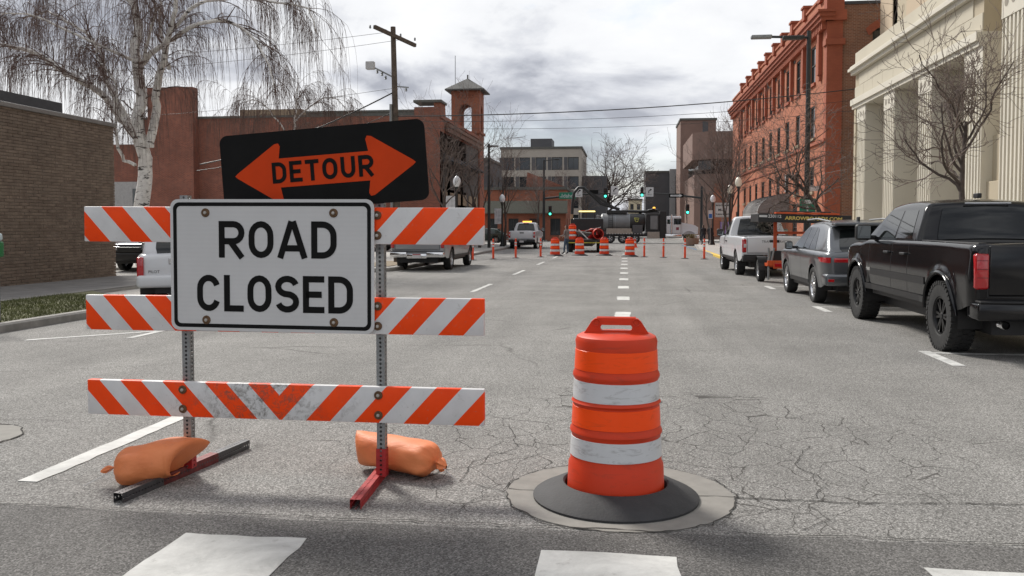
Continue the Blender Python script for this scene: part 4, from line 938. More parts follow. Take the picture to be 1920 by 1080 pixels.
limbs = [
 (bl([(724, 1370), (727, 1050), (738, 860), (722, 660), (728, 500), (720, 340), (700, 150), (688, 0), (676, -200), (690, -420)]), .30, .08),
 (bl([(715, 760), (650, 650), (600, 590), (520, 485), (370, 400), (280, 330), (190, 288), (110, 268), (40, 250), (0, 180), (-50, 60)], 0, -.12), .15, .035),
 (bl([(690, 690), (600, 560), (520, 440), (470, 340), (430, 270), (350, 170), (190, 72), (60, 20), (-80, 40)], .1, .22), .12, .03),
 (bl([(760, 760), (795, 600), (835, 450), (880, 350), (930, 250), (975, 150), (1010, 0), (1040, -160)], 0, -.2), .17, .05),
 (bl([(735, 345), (830, 290), (940, 240), (1080, 185), (1240, 180), (1380, 270), (1480, 420), (1510, 520)], 0, -.25), .11, .02),
 (bl([(960, 200), (1090, 95), (1250, 60), (1450, 78), (1600, 110), (1640, 220)], -.8, .15), .07, .02),
 (bl([(860, 370), (825, 290), (790, 140), (765, -20), (770, -200)], .2, .25), .09, .03),
 (bl([(700, 850), (640, 800), (632, 620), (640, 450), (560, 340), (550, 250)], -.15, -.1), .07, .025),
 (bl([(700, 60), (560, -40), (380, -120), (200, -140), (60, -60)], 0, .3), .09, .02),
 (bl([(690, -60), (820, -200), (1000, -280), (1200, -260), (1380, -120), (1450, 60)], 0, .35), .09, .02),
 (bl([(690, 330), (560, 270), (400, 190), (250, 130), (120, 150)], 0, -.45), .07, .02),
 (bl([(715, 400), (800, 250), (880, 120), (870, 0), (900, -150)], 0, -.5), .07, .02)]
birch = weeping('weeping_birch', 'large weeping birch with white bark and hanging bare twigs beside the brown wall', (-17.95, 31.0, zg(31)), limbs, 5, 4000)
limbs2 = [
 ([(0, 0, 0), (.05, 0, 2.5), (0, 0, 4.2), (.15, 0, 5.8), (.4, 0, 7.4), (.6, 0, 9.2)], .13, .03),
 ([(.02, 0, 4.0), (-.6, .2, 5.0), (-1.5, .3, 6.0), (-2.3, .5, 6.1)], .06, .015), ([(.1, 0, 5.2), (.9, -.2, 6.3), (1.9, -.2, 6.9), (2.8, -.3, 6.3)], .06, .015),
 ([(.2, 0, 6.2), (-.5, -.5, 7.5), (-1.4, -.8, 8.3), (-2.2, -1, 8.1)], .05, .015), ([(.4, 0, 7.2), (1.2, .6, 8.3), (2.2, 1, 8.6), (3, 1.1, 7.8)], .05, .015),
 ([(.1, 0, 3.4), (1.0, .1, 3.7), (2.0, .2, 4.3)], .03, .012), ([(.1, 0, 3.2), (-1.0, .2, 3.6), (-1.8, .2, 4.2)], .03, .012)]
weeping('weeping_birch', 'slimmer weeping birch behind the DETOUR sign in front of the brick hall', (-18.0, 45.5, zg(45)), limbs2, 9, 1800)

# ------------------------------------------------------------------ poles, lamps, wires, signals
up = thing('utility_pole', 'tall wooden utility pole with crossarm and flood lamp', 'utility pole', (-9.35, 35.4, zg(35)), 0)
ob('pole', MB().tube([(0, 0, 0), (-.02, 0, 5), (-.12, 0, 9.75)], [.15, .135, .105], 12), WOOD, up, smooth=60)
ob('crossarm', MB().box(-1.2, 1.25, -.16, -.04, -.07, .07), WOOD, up, (-.1, -.06, 9.35), (0, R(8), R(62)))
ob('conduit', MB().tube([(-.17, -.14, 1), (-.19, -.14, 5.2), (-.2, -.12, 6.6)], .06, 8), GALV, up, smooth=60)
ob('bracket', MB().tube([(-.1, 0, 7.7), (-.8, -.3, 8.05)], .035, 6).tube([(-.1, 0, 7.35), (.5, .1, 7.3)], .03, 6), GALV, up)
ob('flood_lamp', MB().rbox(-1.15, -.8, -.5, -.25, 7.98, 8.3, .03), SIGNW, up)
for k, (x, z) in enumerate(((-.55, 7.75), (-.4, 7.6), (-.75, 7.85), (.45, 7.1))): ob('insulator', MB().lathe([(.02, 0), (.06, .03), (.03, .07), (.055, .1), (.02, .16)], 10, (x, -.15, z)), GALV, up, smooth=50)
for k in range(4): ob('insulator', MB().lathe([(.02, 0), (.05, .03), (.03, .07), (.045, .1), (.015, .14)], 8, (-.1+.25*(k-1.5)*1.6, -.05+.52*(k-1.5)*1.6, 9.42)), GALV, up)
def wire(label, a, b, sag, r=.012, n=18, nm='overhead_wire'):
    A, B = Vector(a), Vector(b); pts = [A.lerp(B, i/n)-Vector((0, 0, sag*4*(i/n)*(1-i/n))) for i in range(n+1)]
    return ob(nm, MB().tube(pts, r, 5), BLACK, label=label, cat='wire', group='overhead wires')
wire('thick black overhead wire crossing the street to the cream building, top of three', (-9.45, 35.3, 5.95), (10.4, 41.2, 7.6), .28, .022)
wire('thin overhead wire crossing the street, middle of three', (-9.45, 35.3, 5.75), (10.4, 41.2, 7.1), .30, .009)
wire('thin overhead wire crossing the street, lowest of three', (-9.45, 35.3, 5.5), (10.4, 41.2, 6.65), .34, .008)
wire('heavy cable from the utility pole down to the brick hall corner', (-9.5, 35.3, 6.9), (-20.2, 40, 4.4), .35, .03)
wire('second cable running beside the heavy one towards the brick hall', (-9.5, 35.3, 6.1), (-20.4, 40, 4.1), .35, .016)
wire('thin wire running off the crossarm top towards the birch', (-9.6, 35.0, 9.3), (-34, 34.0, 8.6), .5, .008)
wire('thin wire running off the crossarm below its top wire', (-9.3, 35.6, 9.1), (-34, 35.4, 8.1), .5, .008)
wire('thin wire leaving the pole halfway towards the birch', (-9.5, 35.4, 7.1), (-34, 37, 6.3), .5, .008)
def acorn_lamp(label, loc, hgt=3.7, globe=None, group='globe street lamps'):
    t = thing('street_lamp', label, 'street lamp', loc, 0, group)
    ob('post', MB().lathe([(.2, 0), (.2, .12), (.14, .2), (.13, .7), (.075, .85), (.06, hgt-.3), (.085, hgt-.22), (.07, hgt-.1), (.13, hgt)], 14), BLACKM, t, smooth=40)
    gm = M('lamp_globe', (.78, .74, .62), .35, var=.04) if globe is None else globe
    gl = ob('globe', MB().lathe([(.13, hgt), (.21, hgt+.12), (.23, hgt+.28), (.19, hgt+.45), (.09, hgt+.58), (.03, hgt+.62)], 16), gm, t, smooth=60)
    ob('finial', MB().lathe([(.05, hgt+.6), (.045, hgt+.66), (.02, hgt+.70), (.03, hgt+.74), (.001, hgt+.78)], 10), BLACKM, gl)
    return t
gw = M('lamp_globe_white', (.75, .77, .79), .25, var=.05)
acorn_lamp('black street lamp with white acorn globe in front of the brick hall', (-9.5, 49.2, zg(49)+.13), 3.75, gw)
acorn_lamp('black street lamp with white globe and hanging banner beside the white pickup', (-9.45, 67.3, zg(67)+.13), 3.4, gw)
acorn_lamp('black street lamp with cream globe beside the awning, taller of the pair', (7.2, 58.3, zg(58)+.13), 4.1)
acorn_lamp('black street lamp with cream globe just past the taller one', (7.25, 63.4, zg(63)+.13), 3.85)
acorn_lamp('black street lamp with white globe behind the lane-turn sign', (7.3, 76, zg(76)+.13), 3.6, gw)
def banner(label, loc, w=.55, h=1.2): return ob('banner', MB().box(0, w, -.01, .01, 0, h), M('banner_cloth', (.55, .55, .57), .7, var=.3, scale=5), None, loc, label=label, cat='banner')
banner('pale banner hanging from the lamp post by the white pickup', (-10.05, 67.3, 1.55)); banner('pale banner hanging from the lamp post by the brick hall', (-10.15, 49.2, 1.95))
def cobra(label, loc, H, arm, dirx, two=False):
    t = thing('lighting_pole', label, 'street light', loc, 0)
    ob('pole', MB().tube([(0, 0, 0), (0, 0, H)], [.115, .08], 12), BLACKM, t, smooth=60)
    ob('arm', MB().tube([(0, 0, H-.25), (dirx*arm, .3, H-.12)], .05, 8), BLACKM, t)
    ob('lamp_head', MB().rbox(dirx*arm-.45, dirx*arm+.35, .15, .45, H-.2, H-.06, .04), GALV, t)
    return t
tp = cobra('tall black street light pole with twin-arm lamp beside the red brick building', (7.0, 35.6, zg(35)+.13), 9.05, 1.7, -1)
ob('second_lamp_head', MB().rbox(-1.0, -.2, -.2, .15, 8.72, 8.86, .04), BLACKM, tp)
sg = ob('route_sign', MB().box(-.3, .3, -.03, 0, 0, .62), SIGNG, tp, (0, -.15, 1.95)); ob('route_plate', MB().box(-.14, .14, -.036, -.031, .42, .56), SIGNW, sg)
ob('arrow', MB().add([(-.03, -.034, .05), (.03, -.034, .05), (.03, -.034, .2), (.1, -.034, .2), (0, -.034, .34), (-.1, -.034, .2), (-.03, -.034, .2)], [tuple(range(7))]), SIGNW, sg)
cobra('slim black pole with small lamp arm beside the hall tower', (-9.7, 62.3, zg(62)+.13), 7.4, .25, 1)
# traffic signals on the far side of the cross street
LGT = emis('green_signal_light', (.05, .85, .55), 3.5); HOUS = M('signal_black', (.012, .012, .012), .6, var=0)
def signal_head(parent, x, y, z):
    h = ob('signal_head', MB().rbox(x-.19, x+.19, y-.12, y+.12, z-.55, z+.55, .03), HOUS, parent)
    for k, m in ((1, M('dark_red_lens', (.05, .008, .008), .3, var=0)), (0, M('dark_amber_lens', (.05, .03, .005), .3, var=0)), (-1, LGT)):
        ob('lens', MB().disc((x, y-.125, z+.35*k), .125, 14, 'y', True), m, h); ob('visor', MB().lathe([(.14, -.28), (.14, -.12)], 14, (x, y, z+.35*k), 'y'), HOUS, h)
def arrow_sign(parent, x, y, z, s=.75):
    p = ob('lane_sign', MB().box(x-s/2, x+s/2, y-.02, y, z-s*.62, z+s*.62), SIGNW, parent)
    ob('arrow', MB().tube([(x-.1, y-.03, z-.12), (x-.1, y-.03, z+.1), (x+.08, y-.03, z+.24)], .045, 4).add([(x+.02, y-.031, z+.34), (x+.26, y-.031, z+.30), (x+.1, y-.031, z+.12)], [(0, 1, 2)]), SIGNB, p)
    text('ONLY', .2, SIGNB, p, (x, y-.023, z-.3))
def mast(label, loc, H, arm, sgn):
    t = thing('signal_mast', label, 'traffic light', loc, 0, 'traffic signal masts')
    ob('pole', MB().tube([(0, 0, 0), (0, 0, H)], [.17, .12], 12), BLACKM, t, smooth=60); ob('arm', MB().tube([(0, 0, 4.9), (sgn*arm*.5, 0, 5.35), (sgn*arm, 0, 5.5)], [.12, .09, .06], 8), BLACKM, t)
    return t
m1 = mast('black signal mast with green street name sign, turn signs and green light', (-9.3, 100.5, zg(100)), 9.3, 8.0, 1)
ob('lamp_arm', MB().tube([(0, 0, 9.2), (1.3, 0, 9.35)], .05, 6).rbox(1.2, 1.8, -.15, .15, 9.28, 9.42, .04), BLACKM, m1)
signal_head(m1, 7.0, -.1, 5.5); signal_head(m1, .75, -.3, 3.5); arrow_sign(m1, 4.0, -.15, 5.55, .8); arrow_sign(m1, 8.05, -.15, 5.75, .85)
ns = ob('street_name_sign', MB().rbox(1.75, 3.65, -.16, -.12, 4.85, 5.6, .01), SIGNG, m1); text('Idaho', .62, SIGNW, ns, (2.72, -.166, 5.2)); text('W', .28, SIGNW, ns, (2.0, -.166, 5.08)); text('St', .28, SIGNW, ns, (3.42, -.166, 5.08))
ob('one_way_plate', MB().box(5.2, 6.2, -.1, -.07, 5.45, 5.85), SIGNB, m1)
m2 = mast('black signal mast at the right corner with green light and one way sign', (8.4, 100.5, zg(100)), 6.2, 6.9, -1)
signal_head(m2, -6.6, -.1, 5.6); arrow_sign(m2, -5.75, -.15, 5.6, .85); signal_head(m2, -1.55, -.3, 3.65)
ow = ob('one_way_sign', MB().box(-3.6, -2.0, -.18, -.14, 4.95, 5.4), SIGNB, m2); ob('white_arrow', MB().add([(-3.45, -.185, 5.08), (-2.45, -.185, 5.08), (-2.45, -.185, 5.0), (-2.12, -.185, 5.18), (-2.45, -.185, 5.35), (-2.45, -.185, 5.27), (-3.45, -.185, 5.27)], [tuple(range(7))]), SIGNW, ow); text('ONE WAY', .14, SIGNB, ow, (-2.95, -.188, 5.175))
# lane-turn sign, blue parking sign, purple poster, planter
sp_ = thing('road_sign', 'white RIGHT LANE MUST TURN RIGHT sign on a post behind the white pickup', 'sign', (6.9, 64.9, zg(65)+.13))
ob('sign_post', MB().tube([(0, 0, 0), (0, 0, 3.25)], .035, 8), GALV, sp_)
pl = ob('sign_plate', MB().yprism(rrect(1.05, 1.05, .06, 4, 0, 2.72), -.07, -.05), SIGNW, sp_)
for tx, z, s in (('RIGHT LANE', 3.05, .165), ('MUST', 2.72, .24), ('TURN RIGHT', 2.40, .165)): text(tx, s, SIGNB, pl, (0, -.074, z), bold=.006)
ob('border', ring_poly(rrect(1.0, 1.0, .05, 4, 0, 2.72), rrect(.96, .96, .04, 4, 0, 2.72), -.073), SIGNB, pl)
ps = thing('parking_sign', 'small blue and white sign on a slim post near the planter', 'sign', (7.0, 75, zg(75)+.13)); ob('sign_post', MB().tube([(0, 0, 0), (0, 0, 2.9)], .03, 8), GALV, ps); q = ob('sign_plate', MB().box(-.17, .17, -.06, -.04, 2.2, 2.9), SIGNW, ps); ob('blue_panel', MB().box(-.13, .13, -.066, -.061, 2.25, 2.6), M('sign_blue', (.02, .12, .4), .5), q)
po = thing('poster_stand', 'purple poster panel beside the red brick building', 'poster', (7.8, 70.0, zg(70)+.13)); ob('panel', MB().box(-.5, .5, -.04, 0, .3, 1.9), M('purple_print', (.28, .22, .50), .6, var=.6, scale=5), po); ob('frame', MB().box(-.55, -.502, -.05, .01, 0, 1.95).box(.502, .55, -.05, .01, 0, 1.95), BLACKM, po)
pt = thing('planter', 'round concrete planter with a low shrub at the corner', 'planter', (5.75, 79.0, zg(79)+.0)); ob('pot', MB().lathe([(.42, 0), (.62, .08), (.68, .6), (.72, .66), (.62, .66), (.58, .55), (.001, .55)], 20), M('planter_concrete', (.30, .21, .16), .85, var=.15), pt, smooth=40)
sh = MB(); rg = random.Random(3)
for _ in range(260):
    a, r_, z = rg.uniform(0, 6.28), rg.uniform(0, .5), rg.uniform(.55, 1.0); c = Vector((r_*math.cos(a), r_*math.sin(a), z)); d1 = Vector((rg.gauss(0, 1), rg.gauss(0, 1), rg.gauss(0, 1))).normalized()*.07; d2 = d1.orthogonal().normalized()*.03
    sh.add([c-d1, c+d2, c+d1, c-d2], [(0, 1, 2, 3)])
ob('shrub', sh, M('shrub_leaf', (.13, .10, .03), .8, var=.4), pt)
pk = thing('parking_meter', 'parking meter with clear domed head at the verge beside the brown wall', 'parking meter', (-9.47, 12.25, zg(12)+.1))
ob('post', MB().tube([(0, 0, 0), (0, 0, 1.02)], .03, 10), GALV, pk); ob('head', MB().rbox(-.085, .085, -.06, .06, 1.0, 1.24, .03, 3), M('meter_green', (.02, .16, .05), .4), pk, smooth=40)
ob('orange_label', MB().rbox(-.075, .075, -.066, -.03, 1.14, 1.22, .01), M('meter_orange', (.7, .16, .01), .4), pk); ob('dome', MB().rbox(-.08, .08, -.055, .055, 1.24, 1.37, .045, 3), M('meter_dome', (.5, .58, .6), .1, var=.1), pk, smooth=50)
# ------------------------------------------------------------------ vehicles
def paint(name, c, metal=0, rough=.28, coat=.6): 
    if name in MATS: return MATS[name]
    m, b = begin(name); setc(b, c); b.inputs['Metallic'].default_value = metal; b.inputs['Roughness'].default_value = rough; b.inputs['Coat Weight'].default_value = coat; b.inputs['Coat Roughness'].default_value = .05
    return m
def sstep(a, b, x): t = max(0, min(1, (x-a)/(b-a))); return t*t*(3-2*t)
def rnd_in(d, a, b):                       # inset b at an end, dying out over length a
    return 0 if d >= a else b*(1-math.sqrt(max(0, 1-((a-max(d, 0))/a)**2)))
def shell(ys, zl, zu, hw, nr=10, nx=8, crown=.02, open_=None, caps=True):
    mb = MB(); cols = []
    for y in ys:
        a, b = zl(y), max(zu(y), zl(y)+.004); c = []
        for j in range(nr+1): z = a+(b-a)*(1-(1-j/nr)**1.6); c.append((-hw(y, z), y, z))
        h = hw(y, b)
        for j in range(1, nx): x = -h+2*h*j/nx; c.append((x, y, b+crown*(1-(x/h)**2)))
        for j in range(nr, -1, -1): z = a+(b-a)*(1-(1-j/nr)**1.6); c.append((hw(y, z), y, z))
        cols.append(c)
    n = len(cols[0]); vs = [p for c in cols for p in c]; fs = []
    for i in range(len(ys)-1):
        ym = (ys[i]+ys[i+1])/2
        for j in range(n-1):
            if open_ and open_[0] < ym < open_[1] and nr < j < nr+nx-1: continue
            fs.append((i*n+j, (i+1)*n+j, (i+1)*n+j+1, i*n+j+1))
    if caps:
        fs.append(tuple(range(n))); o = (len(ys)-1)*n; fs.append(tuple(o+j for j in range(n-1, -1, -1)))
    mb.add(vs, fs); return mb
def side_patch(mb, q, hw, sg, off=.004, n=6, m=None):
    (a, b, c, d) = q; rows = []; m = m or n
    for i in range(m+1):
        u = i/m; r = []
        for j in range(n+1):
            v = j/n; y = (a[0]*(1-v)+b[0]*v)*(1-u)+(d[0]*(1-v)+c[0]*v)*u; z = (a[1]*(1-v)+b[1]*v)*(1-u)+(d[1]*(1-v)+c[1]*v)*u
            r.append((sg*(hw(y, z)+off), y, z))
        rows.append(r if sg > 0 else r[::-1])
    mb.grid(rows); return mb
def deck_patch(mb, y0, y1, f0, f1, zu, hw, crown, off=.005, n=8, m=8):
    rows = []
    for i in range(m+1):
        y = y0+(y1-y0)*i/m; dz = (zu(y+.01)-zu(y-.01))/.02; l = math.hypot(1, dz); r = []
        f = f0+(f1-f0)*i/m
        for j in range(n+1):
            h = hw(y, zu(y)); x = -h*f+2*h*f*j/n; z = zu(y)+crown*(1-(x/h)**2); r.append((x, y-dz/l*off, z+off/l))
        rows.append(r)
    mb.grid(rows); return mb
WH = {}
def wheel_meshes(r, w, rr, kind):
    key = (r, w, rr, kind)
    if key in WH: return WH[key]
    t = MB(); s = w/2
    t.lathe([(rr*.96, -s*.80), (rr*1.02, -s*.92), ((r+rr)/2, -s*1.02), (r*.94, -s*.97), (r*.985, -s*.80), (r, -s*.55), (r, s*.55), (r*.985, s*.80), (r*.94, s*.97), ((r+rr)/2, s*1.02), (rr*1.02, s*.92), (rr*.96, s*.8)], 44, (0, 0, 0), 'x')
    if kind == 'knobby':
        for i in range(40):
            a = 2*math.pi*i/40
            for lane, (x0, x1, dr) in enumerate(((-s*1.03, -s*.55, -.02), (-s*.42, -s*.04, .0), (s*.04, s*.42, 0), (s*.55, s*1.03, -.02))):
                a_ = a+(.07 if lane % 2 else 0); ca, sa = math.cos(a_), math.sin(a_); b = MB().box(x0, x1, -.021, .021, r*.90 if lane in (0, 3) else r-.012, r+.009+dr*.4)
                t.add([(x, y*ca+z*-sa if False else y*sa*-1+z*ca, y*ca+z*sa) for x, y, z in b.v], b.f)
    rim = MB(); rim.lathe([(rr*.97, -s*.78), (rr*.99, -s*.84), (rr*.93, -s*.84), (rr*.88, -s*.62), (rr*.84, s*.2)], 36, (0, 0, 0), 'x')
    ns = 6 if kind == 'knobby' else 5
    for i in range(ns):
        for e in (-1, 1):
            a = 2*math.pi*i/ns+e*(.17 if kind != 'plain' else .12); ca, sa = math.cos(a), math.sin(a)
            b = MB().box(-s*.74, -s*.52, -rr*.062, rr*.062, rr*.12, rr*.93); rim.add([(x+(.03 if z < rr*.3 else 0)*0, -y*sa+z*ca, y*ca+z*sa) for x, y, z in b.v], b.f)
    rim.lathe([(.001, -s*.80), (rr*.16, -s*.79), (rr*.2, -s*.70), (rr*.24, -s*.5)], 20, (0, 0, 0), 'x')
    hub = MB().lathe([(.001, -s*.28), (rr*.86, -s*.28)], 30, (0, 0, 0), 'x')
    WH[key] = (t.mesh('tyre', 32, (RUB,)), rim, hub); return WH[key]
def wheel(parent, x, y, r, w, rr, kind, rm):
    tm, rim, hub = wheel_meshes(r, w, rr, kind); k = (id(rim), rm.name)
    if k not in WH: WH[k] = (rim.mesh('rim', 40, (rm,)), hub.mesh('hub', None, (BLACK,)))
    o = ob('wheel', tm, None, parent, (x, y, r), (jit(.0), 0, 0 if x < 0 else math.pi)); ob('rim', WH[k][0], None, o); ob('brake', WH[k][1], None, o)
    return o
def car(name, label, kind, loc, rz, pm, L=5.8, Wd=2.0, H=1.93, wb=3.7, ro=1.2, R_=.40, tw=.27, rr=.25, wk='alloy', rm=RIMS, belt=1.32, hood=1.22, ycr=None, sill=.46, trim=BLACK, bump=None, doors=2, group='parked vehicles', detail=True, tail='box', flare=None, cat='pickup truck', glass=GLASS, roofw=.20, slope=.14, ws=.85):
    t = thing(name, label, cat, loc, rz, group); ya, yb = -wb/2-ro, -wb/2-ro+L; W2 = Wd/2; ra, fa = -wb/2, wb/2; Ra = R_*1.18
    ycw = fa-.22                                                # windscreen base
    if kind == 'suv': ycr = ya+.10
    def zl(y):
        z = sill+.10*sstep(yb-.5, yb, y)+.10*(1-sstep(ya, ya+.5, y))
        for c in (ra, fa):
            if abs(y-c) < Ra: z = max(z, R_+math.sqrt(Ra*Ra-(y-c)**2))
        return z
    def zu(y):
        z = belt+.012*math.sin((y-ya)*.9)
        z = z*(1-sstep(ycw-.35, ycw+.25, y))+(hood-.10*sstep(fa, yb, y)**2)*sstep(ycw-.35, ycw+.25, y)
        z -= rnd_in(yb-y, .28, .42)
        z -= rnd_in(y-ya, .06 if kind == 'pickup' else .14, .03 if kind == 'pickup' else .10)
        return z
    def hw(y, z):
        w = W2-(rnd_in(y-ya, .16, .10) if kind == 'pickup' else rnd_in(y-ya, .42, .20))-rnd_in(yb-y, .5, .24)-.035*((1.0-min(z, 1.0))/.55)**2*(z < 1.0)
        w -= .03*sstep(.95, belt+.02, z); top = zu(y); w -= rnd_in(top-z, .07, .045)
        for c in (ra, fa):
            d = math.hypot(y-c, z-R_)
            if flare and d < Ra+.16: w += flare*(1-sstep(Ra+.02, Ra+.16, d))
            elif d < Ra+.14: w += .014*(1-sstep(Ra, Ra+.14, d))
        return w
    ys = sorted({round(ya+(yb-ya)*i/150, 4) for i in range(151)} | {round(ya+.012*i, 4) for i in range(14)} | {round(yb-.02*i, 4) for i in range(14)} | {round(c+s*Ra*math.cos(R(a)), 4) for c in (ra, fa) for s in (-1, 1) for a in range(0, 50, 6)})
    op = (ya+.09, ycr-.03) if kind == 'pickup' else None
    ob('body', shell(ys, zl, zu, hw, 12, 10, .03, op), pm, t, smooth=38)
    if kind == 'pickup':
        hb = W2-.13; bm = MB(); y0, y1, zt, zf = ya+.08, ycr-.02, belt-.01, .85
        bm.add([(-hb, y0, zf), (hb, y0, zf), (hb, y1, zf), (-hb, y1, zf), (-hb, y0, zt), (hb, y0, zt), (hb, y1, zt), (-hb, y1, zt)], [(0, 1, 2, 3), (0, 4, 5, 1), (1, 5, 6, 2), (2, 6, 7, 3), (3, 7, 4, 0)]); ob('bed_liner', bm, BLACK, t)
        rl = MB()
        for s in (-1, 1): rl.rbox(s*(W2-.155)-.05, s*(W2-.155)+.05, y0, y1, belt-.01, belt+.022, .012)
        ob('bed_rail_cap', rl, trim, t)
    ob('underbody', MB().box(-W2+.32, W2-.32, ya+.2, yb-.25, .30, .85).box(-W2+.1, W2-.1, ra+Ra+.05, fa-Ra-.05, sill-.08, .8).box(-W2+.12, W2-.12, ya+.12, ra-Ra-.03, .5, .8).box(-W2+.2, W2-.2, fa+Ra+.02, yb-.3, .4, .8), BLACK, t)
    # cabin
    yrf = ycw-ws; yr0 = ycr+slope
    def czu(y):
        f = (sstep(ycr-.02, yr0+.05, y)**.8 if kind == 'pickup' else max(0, min(1, (y-ycr)/(slope+.12)))**.62) if y < yr0+.12 else 1.0
        g = 1-(max(0, y-yrf)/(ycw-yrf))**1.25 if y > yrf else 1.0
        rl_ = H-(.05 if kind == 'pickup' or y > (yr0+yrf)/2 else .13)*((y-(yr0+yrf)/2)/((yrf-yr0)/2+.01))**2
        return belt-.03+(rl_-belt+.03)*min(f, g)
    def chw(y, z):
        k = (z-belt)/(H-belt); w = W2-.055-roofw*max(0, k)-(rnd_in(y-ycr, 1.0, .10) if kind == 'suv' else 0)-.02*max(0, k)**2; top = czu(y)
        w -= rnd_in(top-z, .09, .07)+rnd_in(y-ycr, .12, .05)
        return max(w-.12*sstep(yrf, ycw, y)*0, .2)
    cys = sorted({round(ycr+(ycw-ycr)*i/70, 4) for i in range(71)} | {round(ycr+.015*i, 4) for i in range(18)})
    cab = ob('cab' if kind == 'pickup' else 'cabin', shell(cys, lambda y: belt-.05, czu, chw, 10, 10, .035), pm, t, smooth=40)
    zt = H-.13
    # side glass
    segs = [(yr0+.08, yrf+.30)] if doors == 1 else ([(yr0+.10, (yr0+yrf)/2+.05), ((yr0+yrf)/2+.13, yrf+.28)] if kind == 'pickup' else [(yr0+.30, yr0+.95), (yr0+1.02, (yr0+.98+yrf+.25)/2-.02), ((yr0+.98+yrf+.25)/2+.05, yrf+.25)])
    for sg in (-1, 1):
        for i, (a, b) in enumerate(segs):
            last = i == len(segs)-1; first = i == 0
            q = [(a+(.10 if first and kind != 'pickup' else .0), belt+.035), (b+(.42 if last else 0), belt+.035), (b-(.12 if last else 0), zt), (a+(.16 if first else 0)+(.34 if first and kind == 'suv' else 0), zt-(.05 if first and kind == 'suv' else 0))]
            ob('side_window', side_patch(MB(), q, chw, sg, .004, 8), glass, t, smooth=60)
        if detail:
            sm = MB(); 
            for yy in ([segs[-1][0]-.04, segs[0][0]-.02, fa-Ra*.25+.0] if doors > 1 else [segs[0][0]-.05]): side_patch(sm, [(yy-.005, sill+.05), (yy+.005, sill+.05), (yy+.005, belt), (yy-.005, belt)], hw, sg, .0015, 1, 16)
            yy = fa-Ra-.12; side_patch(sm, [(yy-.005, sill+.05), (yy+.005, sill+.05), (yy+.02, belt-.03), (yy+.01, belt-.03)], hw, sg, .0015, 1, 16)
            ob('door_seams', sm, BLACK, t)
            for i, (a, b) in enumerate(segs[-2:] if kind == 'suv' else segs):
                yy = a+.14; ob('door_handle', MB().rbox(min(sg*(hw(yy, 1.1)-.01), sg*(hw(yy, 1.1)+.04)), max(sg*(hw(yy, 1.1)-.01), sg*(hw(yy, 1.1)+.04)), yy-.11, yy+.11, belt-.20, belt-.165, .012), trim if trim is not CHROME else pm, t)
            ob('rocker_trim', side_patch(MB(), [(ra+Ra+.02, sill), (fa-Ra-.02, sill), (fa-Ra-.02, sill+.09), (ra+Ra+.02, sill+.09)], hw, sg, .012, 10, 2), trim, t)
        mx = sg*(W2+.12); my = segs[-1][1]+.12; mh = .24 if kind == 'pickup' else .17
        mw = .12 if kind == 'pickup' else .085
        mr = ob('mirror', MB().rbox(mx-mw, mx+mw, my-.05, my+.09, belt-.02, belt+mh, .05, 3), BLACK if trim is not CHROME else pm, t, smooth=50); ob('mirror_arm', MB().rbox(min(sg*(W2-.1), mx), max(sg*(W2-.1), mx), my-.02, my+.06, belt-.0, belt+.06, .015), BLACK, mr)
        ob('mirror_glass', MB().box(mx-mw+.02, mx+mw-.02, my-.056, my-.0505, belt+.01, belt+mh-.03), M('mirror_glass', (.25, .27, .28), .05, .9, var=0), mr)
    # front and rear glass
    if kind == 'pickup': ob('rear_window', deck_patch(MB(), ycr+.006, yr0-.012, .80, .80, czu, chw, .035, .012), glass, t, smooth=60)
    else: ob('rear_window', deck_patch(MB(), ycr+.0, yr0-.02, .84, .78, czu, chw, .035, .010), glass, t, smooth=60)
    ob('windscreen', deck_patch(MB(), yrf+.10, ycw-.08, .84, .90, czu, chw, .035, .008), glass, t, smooth=60)
    # wheels
    for sx in (-1, 1):
        for yy in (ra, fa):
            wheel(t, sx*(W2-tw/2-.005+(flare or 0)*.7), yy, R_, tw, rr, wk, rm)
            ob('wheel_arch', MB().grid([[(xx, (Ra-.012)*math.cos(R(a)), (Ra-.012)*math.sin(R(a))) for a in range(-12, 193, 12)] for xx in (0, .52)]).add([(.52 if sx < 0 else 0, (Ra-.012)*math.cos(R(a)), (Ra-.012)*math.sin(R(a))) for a in range(-12, 193, 12)], [tuple(range(18))]), BLACK, t, ((sx*(W2-.03)) if sx < 0 else W2-.03-.52, yy, R_))
    # lamps, bumpers, plate
    bmp = bump or BLACK
